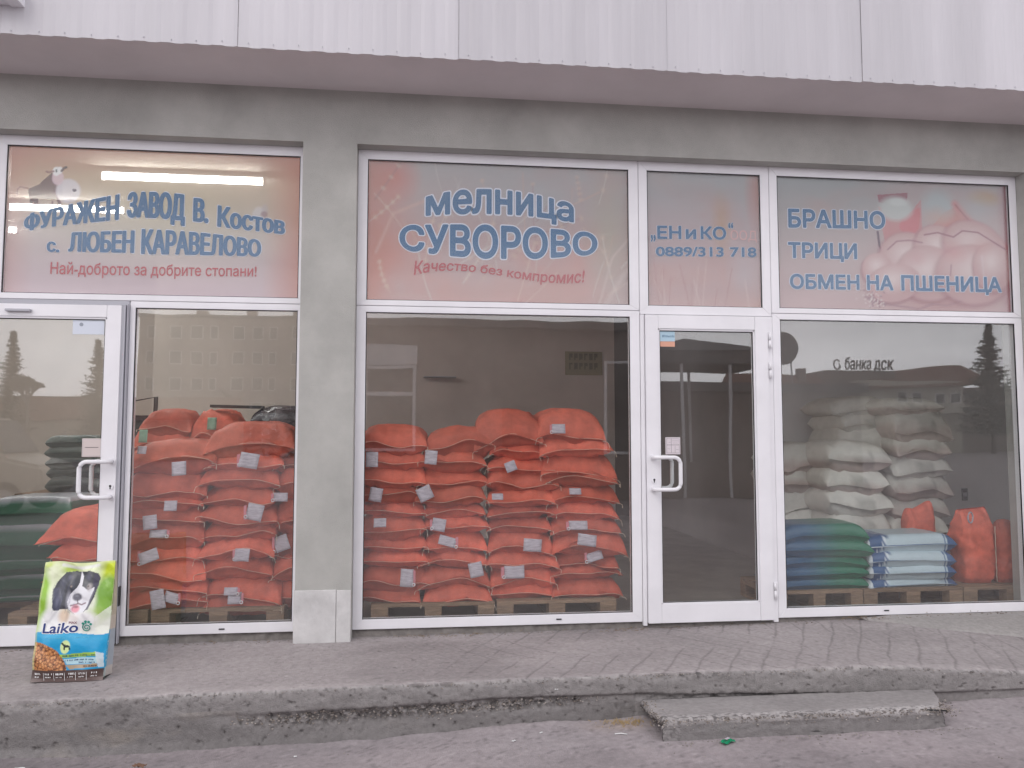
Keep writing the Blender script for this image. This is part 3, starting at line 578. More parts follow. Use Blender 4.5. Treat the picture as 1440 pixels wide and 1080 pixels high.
# 2: wheat
A = Art(1.80, .958); A.vgrad([(0, (.58, .42, .42)), (.5, (.55, .40, .40)), (1, (.50, .43, .44))])
N = fbm(A.S*5, A.T*3, 201); A.mixin(np.clip((N-.45)*3, 0, 1)*.5, (.62, .34, .31)); A.mixin(np.clip((.22-A.S)/.2, 0, 1)*.6, SAL)
A.blob(.11, .88, .10, .2, (.66, .27, .24), .6, 1); A.blob(.05, .25, .1, .3, SAL, .5, 1); A.blob(.7, .8, .35, .4, GRY, .7, 1); A.blob(.92, .5, .12, .6, (.50, .44, .38), .6, 1)
A.blob(.13, .1, .1, .18, (.55, .42, .43), .5, 1); A.blob(.62, .1, .4, .2, (.60, .40, .38), .6, 1)
rr = random.Random(3)
for k in range(46):
    x = rr.random(); y = rr.random()*.75; a = rr.uniform(.3, 2.4); l = rr.uniform(.15, .55); cv = rr.uniform(-.25, .25)
    pts = [(x+math.cos(a+cv*t)*l*t/A.asp, y+math.sin(a+cv*t)*l*t) for t in np.linspace(0, 1, 6)]
    A.line(pts, rr.uniform(.004, .012), rr.choice([(.70, .55, .50), (.62, .44, .40), (.45, .28, .28), (.66, .58, .56)]), rr.uniform(.25, .55), .9)
    if k % 3 == 0:
        for t in range(1, 6):
            q = pts[t]; A.blob(q[0], q[1], .012, .028, (.68, .52, .46), .45, .8, a)
A.line([Z for Z in [(.04, .35), (.10, .62), (.22, .72)]], .02, (.66, .45, .42), .5, .9)
A.line([(.88, .02), (.93, .35), (1.0, .5)], .016, (.64, .50, .48), .6, .9); A.line([(.9, 0), (.97, .22), (1.0, .28)], .03, (.66, .52, .50), .5, .9)
film(wm_top, -.387, 1.44, T2-.012, T1+.012, A)
# 3: small panel over the door
A = Art(.83, .96); A.vgrad([(0, (.60, .42, .42)), (.55, (.56, .44, .46)), (1, (.49, .45, .47))]); N = fbm(A.S*3, A.T*4, 211)
A.mixin(np.clip((N-.45)*3, 0, 1)*.45*(1-A.T*.6), (.60, .36, .33)); A.blob(.66, .62, .1, .3, OCH, .5, 1); A.blob(.97, .9, .12, .4, SAL, .6, 1); A.blob(.85, .25, .18, .25, (.58, .48, .50), .7, 1)
for k in range(14):
    x = rr.random(); A.line([(x, 0), (x+rr.uniform(-.1, .1), rr.uniform(.15, .4))], rr.uniform(.006, .014), rr.choice([(.70, .56, .54), (.5, .3, .3)]), .35, .9)
film(wd_top, 1.548, 2.403, T2b-.012, T1+.012, A)
# 4: flour, bread and hands
A = Art(1.81, .958, 210); A.vgrad([(0, (.60, .43, .44)), (.5, (.55, .44, .45)), (1, (.48, .44, .455))]); N = fbm(A.S*5, A.T*4, 221)
A.mixin(np.clip((N-.5)*3, 0, 1)*.3, (.62, .40, .38)); A.mixin(np.clip((A.S-.38)/.2, 0, 1)*.5, (.60, .45, .46)); A.blob(.70, .28, .38, .42, (.50, .28, .29), .7, .5)
Z4 = mapx((1200, 240, 5.4, 1095, 1420, 252, 436))
P = lambda *q: [Z4(a, b) for a, b in zip(q[::2], q[1::2])]
A.poly(P(200, 265, 245, 560, 260, 620, 520, 540, 525, 200, 430, 320, 330, 320), (.62, .32, .33), .75)
A.poly(P(380, 330, 520, 260, 500, 420, 420, 520, 350, 420), (.66, .25, .28), .5)
A.poly(P(195, 180, 425, 155, 415, 230, 240, 245, 205, 235), (.42, .22, .25), .85); A.blob(*Z4(330, 280), .085, .11, (.62, .58, .58), .95, .35); A.blob(*Z4(350, 230), .05, .04, (.70, .66, .66), .8, .5)
A.line(P(190, 460, 200, 560, 225, 650), .012, (.22, .13, .17), .85); A.line(P(80, 700, 170, 660, 215, 640), .02, (.4, .24, .26), .6, .9); A.line(P(85, 700, 95, 760), .03, (.45, .28, .3), .5, .9)
A.poly(P(540, 470, 700, 290, 800, 240, 950, 400, 850, 430, 640, 450), (.64, .34, .32), .7); A.blob(*Z4(650, 240), .09, .16, (.54, .53, .55), .8, .6); A.blob(*Z4(640, 330), .07, .1, (.64, .40, .36), .5, .9)
A.line(P(780, 230, 850, 310, 940, 400, 1040, 470, 1180, 560), .045, (.66, .34, .34), .8, .9); A.line(P(785, 235, 880, 350, 1000, 440), .010, (.38, .2, .22), .6, .9)
A.blob(*Z4(1010, 175), .09, .08, (.58, .40, .30), .75, .7); A.blob(*Z4(950, 260), .10, .14, (.55, .50, .52), .6, .8); A.mixin(np.clip((A.S-.95)/.05, 0, 1)*.6, (.50, .26, .30))
for (cx, cy, rx, ry, ro) in ((400, 640, .125, .20, .1), (640, 570, .11, .19, -.3), (920, 560, .15, .22, -.35), (180, 740, .07, .13, .3), (560, 760, .14, .22, 0), (900, 760, .17, .24, 0), (300, 840, .12, .15, .2), (1050, 700, .09, .2, 0)):
    q = Z4(cx, cy); A.blob(q[0]-.004, q[1]-.014, rx*1.06, ry*1.06, (.38, .19, .21), .65, .18, ro); A.blob(q[0], q[1], rx, ry, (.60, .40, .41), .95, .12, ro); A.blob(q[0]-.005, q[1]+.03, rx*.85, ry*.8, (.74, .60, .60), .85, .9, ro)
A.blob(*Z4(760, 600), .07, .10, (.62, .36, .37), .6, .9); A.blob(*Z4(480, 650), .05, .07, (.60, .36, .38), .5, .9); A.blob(*Z4(960, 540), .07, .09, (.62, .38, .38), .5, .9)
A.line(P(260, 590, 330, 525, 430, 515, 520, 530), .009, (.40, .22, .25), .6); A.line(P(540, 470, 640, 450, 760, 480, 830, 430, 950, 440, 1150, 560), .009, (.36, .18, .21), .65)
A.line(P(735, 690, 725, 770), .010, (.45, .27, .3), .6); A.line(P(970, 620, 980, 760), .010, (.70, .56, .58), .5)
A.line(P(180, 985, 330, 1010, 480, 1030, 580, 990), .014, (.42, .25, .28), .6, .8); A.line(P(570, 985, 690, 1000, 800, 960), .012, (.42, .25, .28), .5, .8)
for k in range(70): q = Z4(110+rr.gauss(40, 40), 960+rr.gauss(0, 30)); A.blob(q[0], q[1], .005, .010, rr.choice([(.72, .6, .6), (.4, .25, .28)]), .6, .4)
film(wr_top, 2.505, 4.34, T2-.012, T1+.012, A)

def outlines(txt):
    """sampled outlines of a text in the built-in font"""
    cu = bpy.data.curves.new('lettering', 'FONT'); cu.body = txt
    o = bpy.data.objects.new('lettering', cu); COL.objects.link(o)
    dg = bpy.context.evaluated_depsgraph_get(); dg.update(); c = o.evaluated_get(dg).to_curve(dg); R_ = []
    for s in c.splines:
        p = []
        if s.type == 'BEZIER':
            bp = s.bezier_points; n = len(bp)
            for k in range(n):
                A0, A1 = bp[k], bp[(k+1) % n]; P0, P1, P2, P3 = (np.array(q[:2]) for q in (A0.co, A0.handle_right, A1.handle_left, A1.co))
                m = 1 if np.abs((P1-P0)[0]*(P3-P0)[1]-(P1-P0)[1]*(P3-P0)[0])+np.abs((P2-P3)[0]*(P3-P0)[1]-(P2-P3)[1]*(P3-P0)[0]) < 1e-6 else 6
                for t in np.arange(m)/m: p.append(P0*(1-t)**3+3*P1*t*(1-t)**2+3*P2*t*t*(1-t)+P3*t**3)
        else: p = [np.array(q.co[:2]) for q in s.points]
        if len(p) > 2: R_.append(np.array(p))
    bpy.data.objects.remove(o); bpy.data.curves.remove(cu); return R_
GL = {}
def glyph(ch):
    """outline of one character and its advance"""
    if ch in GL: return GL[ch]
    if 'bar' not in GL: GL['bar'] = max(p[:, 0].max() for p in outlines('|'))
    adv = max(p[:, 0].max() for p in outlines(ch+'|'))-GL['bar']
    GL[ch] = ([] if ch == ' ' else outlines(ch), adv); return GL[ch]
def letter_faces(ch, bold, bw, h=.017):
    """triangles of the glyph grown by bold (bw times as much sideways): the level set of its distance field"""
    key = (ch, round(bold, 4), round(bw, 2))
    if key in GL: return GL[key]
    P = [p/np.array([bw, 1]) for p in glyph(ch)[0]]
    A_ = np.concatenate(P); B_ = np.concatenate([np.roll(p, -1, 0) for p in P])
    lo = A_.min(0)-bold-h*1.5; hi = A_.max(0)+bold+h*1.5; hx = h/max(1, bw*.7)
    gx = np.arange(lo[0], hi[0]+hx, hx); gy = np.arange(lo[1], hi[1]+h, h); X, Y = np.meshgrid(gx, gy); Q_ = np.stack([X.ravel(), Y.ravel()], 1)[:, None, :]
    d = B_-A_; L2 = (d**2).sum(1)+1e-12; t = np.clip(((Q_-A_)*d).sum(2)/L2, 0, 1); D = np.sqrt((((Q_-A_)-t[..., None]*d)**2).sum(2)).min(1)
    y = Q_[:, :, 1]; up = (A_[:, 1] <= y) & (B_[:, 1] > y); dn = (A_[:, 1] > y) & (B_[:, 1] <= y); s = (B_[:, 0]-A_[:, 0])*(y-A_[:, 1])-(Q_[:, :, 0]-A_[:, 0])*(B_[:, 1]-A_[:, 1])
    wn_ = (up & (s > 0)).sum(1)-(dn & (s < 0)).sum(1)
    F_ = np.where(wn_ != 0, D, -D).reshape(X.shape)+bold
    n = X.shape[1]; I = np.arange(X.size).reshape(X.shape); a0, a1, a2, a3 = (I[:-1, :-1].ravel(), I[:-1, 1:].ravel(), I[1:, 1:].ravel(), I[1:, :-1].ravel())
    T = np.concatenate([np.stack([a0, a1, a2], 1), np.stack([a0, a2, a3], 1)]); f = F_.ravel(); pt = np.stack([X.ravel()*bw, Y.ravel()], 1)
    ins = f[T] > 0; c = ins.sum(1); tri = [pt[T[c == 3]]]
    for cc in (1, 2):
        S = T[c == cc]; m = ins[c == cc]; odd = np.argmax(m if cc == 1 else ~m, 1); S = np.stack([S[np.arange(len(S)), (odd+k) % 3] for k in range(3)], 1)
        def cut(p, q): w = (f[p]/(f[p]-f[q]+1e-12))[:, None]; return pt[p]*(1-w)+pt[q]*w
        u, v = cut(S[:, 0], S[:, 1]), cut(S[:, 0], S[:, 2])
        if cc == 1: tri.append(np.stack([pt[S[:, 0]], u, v], 1))
        else: tri += [np.stack([u, pt[S[:, 1]], pt[S[:, 2]]], 1), np.stack([u, pt[S[:, 2]], v], 1)]
    GL[key] = np.concatenate(tri); return GL[key]
def text_on(txt, fn, mt, parent, bold=.02, name='lettering', xh=False, shear=0, base=0, bx_=1.0):
    """fn(u, v) -> 3D point; v = 0 baseline, 1 cap height (or x-height). bold: stroke growth in em, base: growth of the lettering this outlines"""
    ref = np.concatenate(glyph('н' if xh else 'Н')[0]); H = ref[:, 1].max()+base; B = ref[:, 1].min()-base; x = 0; tr = []; xs_ = []
    for ch in txt:
        P, adv = glyph(ch)
        if P: tr.append(letter_faces(ch, bold, round(bx_*2)/2)+np.array([x, 0])); q = np.concatenate(P); xs_ += [q[:, 0].min()+x, q[:, 0].max()+x]; qq = q
        x += adv
    if txt in '„“': H = qq[:, 1].max(); B = qq[:, 1].min()
    x0, x1 = min(xs_)-base*bx_, max(xs_)+base*bx_; T = np.concatenate(tr).reshape(-1, 2)
    T, inv = np.unique(np.round(T, 5), axis=0, return_inverse=True); inv = inv.reshape(-1, 3)
    ok = (inv[:, 0] != inv[:, 1]) & (inv[:, 1] != inv[:, 2]) & (inv[:, 0] != inv[:, 2])
    V = [fn((p[0]+shear*p[1]-x0)/(x1-x0), (p[1]-B)/(H-B)) for p in T]
    return obj(name, pydata(name, V, inv[ok].tolist()), mt, parent)
BLUE = letter_mat('blue vinyl', (.012, .10, .24), .0); HALO = letter_mat('pale vinyl edge', (.66, .66, .76), .0); RED = letter_mat('red vinyl', (.40, .03, .045), .0)
FADE = letter_mat('faded pink vinyl', (.60, .34, .34), .0)
def sm(pts, x):
    xs_ = [p[0] for p in pts]; zs_ = [p[1] for p in pts]
    if len(pts) == 2: return zs_[0]+(zs_[1]-zs_[0])*(x-xs_[0])/(xs_[1]-xs_[0])
    c = np.polyfit(xs_, zs_, min(len(pts)-1, 3)); return float(np.polyval(c, x))
def sign_text(i, win, mt, off, halo=0, xh=False, style=None, shear=0):
    txt, top, bot = TEXTS[i]
    x0, x1 = top[0][0], top[-1][0]
    def mk(y, dx=0):
        def fn(u, v):
            x = x0+(x1-x0)*u+dx; a = sm(bot, x); b = sm(top, x); return (x, y, a+(b-a)*v)
        return fn
    bw = 1.0
    if style == 'slab':      # condensed display face: heavy uprights, thin crossbars
        adv = sum(glyph(c_)[1] for c_ in txt); real = (x1-x0)/max(.01, sm(top, (x0+x1)/2)-sm(bot, (x0+x1)/2)); bw = min(5, max(2.0, 2.0*adv/.73/real))
    text_on(txt, mk(.0262), mt, win, off, 'lettering', xh, shear, off, bw)
    if halo: text_on(txt, mk(.0292), HALO, win, off+halo, 'letter_outline', xh, shear, off, min(bw, 1.5))
for i in range(0, 7): sign_text(i, wl_top, BLUE, .020, .024, style='slab')
sign_text(7, wl_top, RED, .016, 0)
sign_text(8, wm_top, BLUE, .028, .035, xh=True); sign_text(9, wm_top, BLUE, .032, .03); sign_text(10, wm_top, RED, .022, 0, shear=.12)
for i in (11, 12, 14, 15, 17): sign_text(i, wd_top, BLUE, .030, .02)
sign_text(13, wd_top, BLUE, .030, .02, xh=True); sign_text(16, wd_top, FADE, .006)
for i in (18, 19, 20, 21): sign_text(i, wr_top, BLUE, .034, .03)
# a pale paper patch stuck inside the foot of the middle sign
box('paper_patch', .462, .700, .034, .0345, 2.167, 2.228, mat('pale pink paper', (.70, .52, .50), .7), wm_top)

# stickers on the doors
def sheet(name, x0, x1, z0, z1, y, m, parent): return box(name, x0, x1, y, y+.0006, z0, z1, m, parent)
st = sheet('sticker', -2.212, -2.020, 1.905, 1.996, -.0025, mat('white sticker', (.62, .66, .74), .4), dl); st['label'] = 'white rectangular sticker in the upper corner'
bm = bmesh.new(); tube(bm, [(-2.160, -.0036, 1.968), (-2.160, -.0028, 1.968)], .012, 20); obj('sticker_mark', bm, mat('grey print', (.3, .33, .38), .5), dl)
bm = bmesh.new(); bx(bm, -2.128, -2.008, -.009, -.0025, 1.125, 1.243, .004); pp = obj('push_plate', bm, mat('cream plate', (.60, .52, .50), .5), dl)
bm = bmesh.new(); bx(bm, -2.108, -2.028, -.0098, -.0091, 1.185, 1.188); obj('plate_line', bm, MT['gasket'], dl)
for a in ((-2.122, -2.014, 1.236, 1.2375), (-2.122, -2.014, 1.131, 1.1325), (-2.122, -2.1205, 1.131, 1.2375), (-2.0155, -2.014, 1.131, 1.2375)): bx_ = sheet('plate_line', a[0], a[1], a[2], a[3], -.0096, MT['pvcg'], dl)
# right door: blue and orange sticker, white grid notice
stk = thing_s = sheet('sticker', 1.634, 1.745, 1.915, 1.985, -.0025, mat('light blue sticker', (.42, .58, .68), .4), dr)
sheet('sticker_band', 1.640, 1.745, 1.878, 1.914, -.0025, mat('orange sticker', (.68, .36, .26), .4), dr)
rr = random.Random(5)
bm = bmesh.new(); x = 1.655
while x < 1.738:
    w = rr.uniform(.004, .008); bx(bm, x, x+w*.5, -.0036, -.0028, 1.943, 1.943+rr.uniform(.010, .018)); x += w+.002
o_ = obj('sticker_print', bm, mat('dark blue print', (.06, .12, .22), .5), dr); o_['kind'] = 'stuff'
sheet('notice', 1.668, 1.773, 1.133, 1.250, -.0025, mat('white notice', (.66, .60, .63), .6), dr)
bm = bmesh.new()
for a in ((1.676, 1.766, 1.240, 1.2415), (1.676, 1.766, 1.196, 1.199), (1.676, 1.766, 1.142, 1.1435), (1.676, 1.6775, 1.142, 1.24), (1.7645, 1.766, 1.142, 1.24), (1.708, 1.710, 1.144, 1.24), (1.735, 1.7365, 1.144, 1.19), (1.69, 1.705, 1.215, 1.2165), (1.715, 1.76, 1.225, 1.2262), (1.72, 1.755, 1.21, 1.2112), (1.683, 1.70, 1.17, 1.1715), (1.742, 1.76, 1.165, 1.1665)):
    bx(bm, a[0], a[1], -.0036, -.0028, a[2], a[3])
o_ = obj('notice_print', bm, mat('grey ink', (.22, .19, .22), .6), dr)
# ------------------------------------------------------------ interior of the shop
def sbox(name, *a): return struct(box(name, *a))
sbox('floor', -6, 7, .07, 7.2, -.15, -.001, MT['floor'])
sbox('ceiling', -6, 7, .21, 7.2, 3.345, 3.50, MT['ceil'])
sbox('wall_back_left', -3.20, -.70, 4.5, 4.62, 0, 3.343, MT['wallA'])
sbox('wall_back_far', -6, -3.203, 6.0, 6.12, 0, 3.343, MT['wallA'])
sbox('wall_back_middle', -.697, 2.45, 4.5, 4.62, 0, 3.343, MT['wallB'])
sbox('wall_corridor', 2.0, 3.4, 7.0, 7.12, 0, 3.343, MT['wallD'])
sbox('wall_side', 3.40, 3.5, 2.42, 7.0, 0, 3.343, MT['wallD'])
sbox('wall_back_right', 3.40, 5.9, 2.05, 2.417, 0, 3.343, MT['wallC'])
sbox('wall_end', 5.9, 6.02, .21, 2.5, 0, 3.343, MT['wallC'])
sbox('wall_left', -6.1, -6.0, .21, 7.1, 0, 3.343, MT['wallA'])
TUBE = emit('lit fluorescent tube', (1, .97, .94), 74)
def lamp(x0, x1, y, label):
    t = thing('ceiling_lamp', label, 'ceiling lamp', ((x0+x1)/2, y, 3.343), 0, 'fluorescent ceiling lamps of the left room'); h = (x1-x0)/2
    box('lamp_housing', -h, h, -.045, .045, -.035, -.001, MT['pvc'], t, .004)
    bm = bmesh.new(); tube(bm, [(-h+.01, 0, -.060), (h-.01, 0, -.060)], .021, 12); obj('lamp_tube', bm, TUBE, t)
    for s in (-h, h-.012): box('tube_socket', s, s+.012, -.028, .028, -.088, -.0355, MT['pvc'], t, .002)
lamp(-2.50, -1.26, 1.07, 'lit fluorescent tube nearest the glass, highest behind the feed mill sign')
lamp(-3.95, -2.66, 2.03, 'lit fluorescent tube crossing the cow drawing behind the feed mill sign')
lamp(-5.3, -3.96, 2.85, 'short end of the lowest lit tube at the left edge of the feed mill sign')
t = thing('wall_socket', 'small black wall socket on the pale wall right of the grey sacks', 'socket', (5.40, 2.048, .68))
box('socket_plate', -.03, .03, -.012, 0, -.06, .06, MT['gasket'], t, .003); box('socket_insert', -.02, .02, -.016, -.0125, -.02, .02, MT['pvcg'], t)
# wall shelf / bracket, yellow notice, doorway on the middle back wall
box('x', 0, .1, 0, .1, 0, .1, MT['pvc']) and bpy.data.objects.remove(bpy.data.objects['x'])
o = tag(box('wall_shelf', .02, .42, 4.36, 4.498, 1.985, 2.0, MT['pvcg'], None, .002), 'thin white shelf bracket on the brown back wall of the middle room', 'shelf')
t = thing('wall_notice', 'faded yellow notice on the back wall above the orange sacks', 'notice', (2.05, 4.497, 2.19))
box('notice_board', -.24, .24, -.006, 0, -.15, .15, mat('faded yellow card', (.30, .26, .16), .8), t)
bm = bmesh.new(); rr = random.Random(9)
for r_ in range(2):
    for k in range(6): x = -.19+k*.065; z = .04-r_*.12; bx(bm, x, x+.018, -.0085, -.0065, z, z+.085); bx(bm, x, x+.045, -.0085, -.0065, z+rr.uniform(0, .07), z+.085)
obj('notice_print', bm, mat('brown ink', (.17, .14, .08), .8), t)

# pallets
def make_pallet():
    t = thing('pallet', 'pallet', 'pallet', (0, 0, 0), 0, 'wooden pallets under the sacks'); w = .80; d = 1.0
    for k in range(7): y = k*(d-.10)/6; box('top_board', 0, w, y, y+.10, .122, .144, MT['wood'], t, .002)
    for x in (0, .345, .69):
        box('stringer', x, x+.11, 0, d, .100, .1215, MT['wood'], t)
        for y in (0, .43, .86): box('block', x+.001, x+.109, y+.001, y+.139, .022, .0995, MT['wood'], t, .002)
        box('bottom_board', x, x+.11, 0, d, 0, .0215, MT['wood'], t)
    return t
def copy_tree(o, parent=None):
    c = o.copy(); COL.objects.link(c); c.parent = parent
    for ch in list(o.children): copy_tree(ch, c)
    return c
pal0 = make_pallet(); pal_n = 0
def pallet(x, y, z, label, sx=1, shade=None):
    global pal_n
    p = pal0 if pal_n == 0 else copy_tree(pal0); pal_n += 1
    p.location = (x, y, z); p.scale = (sx, .62 if x > 2 and y < 1 else 1, 1); p['label'] = label
pallet(-.325, .10, 0, 'left wooden pallet under the orange sacks of the middle window', 1.03)
pallet(.515, .10, 0, 'right wooden pallet under the orange sacks of the middle window', 1.03)
pallet(-1.715, .10, 0, 'wooden pallet under the orange sacks beside the left glass door', 1.04)
pallet(-2.575, .10, 0, 'wooden pallet behind the left glass door', 1.05)
pallet(2.53, .20, 0, 'wooden pallet under the blue and green bags', .835)
pallet(3.205, .20, 0, 'wooden pallet under the white and blue sacks', .97)
pallet(3.99, .20, 0, 'wooden pallet under the upright red bags', 1.0)
for k, z in enumerate((0, .1445, .289)):
    for j, x in enumerate((3.30, 4.12)): pallet(x, 1.24, z, ('lowest', 'middle', 'top')[k]+' pallet of the '+('left', 'right')[j]+' pile under the grey white sacks')

# ------------------------------------------------------------ sacks
ORD = ['top', 'second', 'third', 'fourth', 'fifth', 'sixth', 'seventh', 'eighth', 'ninth', 'tenth', 'eleventh']
def sack_mesh(w, h, d, seed, ears=.05, lip=.024, side=False, col=None, droop=None, wr=1.0, sagk=1.0):
    r = random.Random(seed); NT = 150 if side else 56
    ys = [-lip, -lip*.5, 0] + [d*(i/15)**1.5 for i in range(1, 15)] + [d]
    th = np.linspace(0, 2*PI, NT, endpoint=False); c, s = np.cos(th), np.sin(th)
    ux = np.sign(c)*np.abs(c)**(.30 if side else .62); uz = np.sign(s)*np.abs(s)**(.36 if side else .78)
    dr = (r.uniform(-.30, .0) if droop is None else droop)*h; ph = [r.uniform(0, 6) for _ in range(6)]; am = [r.uniform(.03, .12)*h, r.uniform(0, .045)*h, r.uniform(0, .02)*h]
    if side: am = [a_*.3 for a_ in am]
    tilt = r.uniform(-.10, .10)*h*(.2 if side else 1); sag = r.uniform(.0, .22)*h*sagk
    R = np.zeros((len(ys), NT, 3))
    for i, y in enumerate(ys):
        v = max(y, 0)/d
        fb = math.sqrt(max(0, 1-(1-min(v/(.09 if side else .17), 1))**2)); bb = math.sqrt(max(0, 1-(1-min((1-v)/.2, 1))**2))
        B = max(.030 if y <= 0 else .04, fb*max(bb, .12)); e = math.exp(-max(y, 0)/.055)
        ww = w/2*(1+ears*e-.035*(1-e))
        x = ux*ww
        zc = h*.5 + e*(dr + am[0]*np.sin(ux*3+ph[0])+am[1]*np.sin(ux*5.3+ph[1])+am[2]*.6*np.sin(ux*13+ph[2]) + tilt*ux - sag*np.abs(ux)**3)
        top = h*.5*(1+.10*np.cos(ux*1.5))
        if side: top = h*.5*np.sqrt(np.clip(1-np.abs(ux)**18, .05, 1)); B = max(B, .06)
        z = zc + uz*B*top
        yy = y - e*.018*np.abs(ux)**5 + e*.006*np.sin(ux*5+ph[3])
        R[i, :, 0] = x; R[i, :, 1] = yy; R[i, :, 2] = z
    # folds running back from the seam, dents, fine wrinkles
    X, Y, Z = R[..., 0], R[..., 1], R[..., 2]
    sd = seed*1.37
    f1 = fbm(X*13+sd, Y*5+sd*.7, seed % 90, 3)-.5; f2 = np.abs(fbm(X*7+sd*2, Y*7+Z*9, (seed+3) % 90, 3)-.5)
    e = np.exp(-np.clip(Y, 0, 9)/.12)*(Y > -.001)
    sgn_ = np.sign(uz)[None, :]
    dz = (f1*.034*e*wr - np.clip(.09-f2, 0, 1)*.16*wr*(Y > .005) + (fbm(X*4+sd, Y*4, 7)-.5)*(.008 if side else .026)*(Y > 0))*sgn_
    Z += dz*np.clip(np.abs(uz)[None, :]*1.5, 0, 1)
    Y += (fbm(X*9+sd, Z*16, (seed+9) % 90, 3)-.5)*.026*np.exp(-np.clip(Y, 0, 9)/.05)*wr
    me = grid_mesh('sack', R, wrap=True)
    bm = bmesh.new(); bm.from_mesh(me); bm.verts.ensure_lookup_table(); n = len(ys)
    bm.faces.new([bm.verts[k] for k in range(NT)]); bm.faces.new([bm.verts[(n-1)*NT+k] for k in range(NT-1, -1, -1)])
    bmesh.ops.recalc_face_normals(bm, faces=bm.faces[:]); bm.to_mesh(me); bm.free()
    if col is not None: set_col(me, col(X/(w/2), Y, Z/h))
    return me, (dr, am, ph, tilt, sag)
SACKS = {}
def seamz(par, ux, h):
    dr, am, ph, tilt, sag = par
    return h*.5+dr+am[0]*math.sin(ux*3+ph[0])+am[1]*math.sin(ux*5.3+ph[1])+am[2]*.6*math.sin(ux*13+ph[2])+tilt*ux-sag*abs(ux)**3
def sack(key, i, cx, w, zb, zt, y, mt, label, cat, group, seed, d=.72, cords=True, **kw):
    h = (zt-zb)*kw.pop('fat', 1.16)
    kw.setdefault('wr', 1.5); me, par = sack_mesh(w, h, d, seed, **kw)
    o = obj('sack', me, mt, None, True); tag(o, label, cat, group)
    r = random.Random(seed+77)
    o.location = (cx, y+r.uniform(-.03, .022), zb-(h-(zt-zb))*.5); o.rotation_euler = (r.uniform(-.03, .03)*(0 if kw.get('side') else 1), r.uniform(-.025, .025), r.uniform(-.06, .06))
    SACKS[(key, i)] = (o, par, h, w)
    if cords:
        bm = bmesh.new()
        for s in (-1, 1):
            if r.random() < .15: continue
            x = s*w*.5*1.04; z = seamz(par, s, h); p = [Vector((x-s*.03, -.026, z+.004)), Vector((x, -.034, z))]
            L_ = r.uniform(.01, .05); a = r.uniform(-.5, .5)
            for k in range(1, 5): p.append(Vector((x+s*.008+a*L_*.25*k*r.uniform(.5, 1), -.040-.003*k, z-L_*k/4)))
            tube(bm, p, .0017, 5)
        # stitched thread along the mouth of the sack
        q = [Vector((u*w*.5*1.02, -.0265-.018*abs(u)**5, seamz(par, u, h)+.0035)) for u in np.linspace(-.97, .97, 18)]
        tube(bm, q, .0010, 4)
        obj('seam_cord', bm, MT['cord'], o)
    return o
tagged = {}
for k, i, *_ in TAGS: tagged[(k, i)] = tagged.get((k, i), 0)+1
WIN = {'m1': ('leftmost column', 'behind the middle window'), 'm2': ('second column', 'behind the middle window'), 'm3': ('third column', 'behind the middle window'), 'm4': ('rightmost column', 'behind the middle window'),
       'l1': ('left column', 'behind window beside left door'), 'l2': ('right column', 'behind window beside left door'), 'l3': ('narrow column', 'half hidden by the grey pillar')}
seed = 11
for key in ('m1', 'm2', 'm3', 'm4', 'l1', 'l2', 'l3'):
    y, L_ = STACKS[key]; c, wdw = WIN[key]
    for i, (cx, w, zb, zt) in enumerate(L_):
        seed += 1; n = tagged.get((key, i), 0)
        pos = 'top' if i == 0 else 'bottom' if i == len(L_)-1 else ORD[i]+' from top'
        d = .46 if (key == 'l2' and i == 0) else .72
        if key == 'l3': w *= .95; cx -= .01
        sack(key, i, cx, w, zb, zt, y, MT['sack'], f"{'tagged orange' if n else 'orange'} sack, {pos}, {c} {wdw}", 'sack', 'orange woven sacks stacked '+wdw if key != 'l3' else 'orange woven sacks stacked behind window beside left door', seed, d=d)
for key, labs in (('lb1', ['folded orange sack on the very top left behind the left window', 'orange sack with green tag below the folded one, back of left window']), ('lb2', ['orange sack with green paper leaning at the back under the dark plank, left window'])):
    y, L_ = STACKS[key]
    for i, (cx, w, zb, zt) in enumerate(L_):
        seed += 1; sack(key, i, cx*.975, w*.97, zb*.99, zt*.99, y-.2, MT['sack'], labs[i], 'sack', 'orange woven sacks stacked behind window beside left door', seed, d=.4)
y, L_ = STACKS['l0']
for i, (cx, w, zb, zt) in enumerate(L_):
    seed += 1; sack('l0', i, cx, w, zb, zt, y, MT['sack'], f'orange sack with pointed corner, {ORD[i]} from top, behind the left glass door', 'sack', 'orange sacks behind the left glass door', seed, ears=.22)
# grey white sacks
def whitecol(seed):
    r = random.Random(seed); base = np.array([.78, .76, .71])*r.uniform(.88, 1.05); pk = r.random() < .5; t = r.uniform(.3, .6)
    def f(u, y, z):
        c = np.ones(u.shape+(3,))*base
        if pk: m = np.clip((t-z)*6, 0, 1)[..., None]; c = c*(1-m)+np.array([.60, .50, .47])*m
        m = (np.abs(u-.1) < .28)*(np.abs(z-.35) < .2)*(y < .12)*(r.random() < .6)
        c = c*(1-.3*m[..., None]); return c
    return f
for key, nm in (('p', 'right column'), ('q', 'front left column'), ('s', 'tall back column'), ('r', 'dim far left column')):
    y, L_ = STACKS[key]; sc = {'p': 1.22, 'q': 1.20, 's': 1.25, 'r': 1.25}[key]
    for i, (cx, w, zb, zt) in enumerate(L_):
        seed += 1
        sack(key, i, cx, w, zb, zt, y, MT['sackg'], f"off white sack, {'top' if i == 0 else ORD[i]+' from top'}, {nm}, behind right window", 'sack', 'off white sacks stacked behind the right window', seed, col=whitecol(seed), ears=-.05, sagk=.2, fat=1.28, d=.62, cords=False, droop=random.Random(seed).uniform(-.3, -.1))
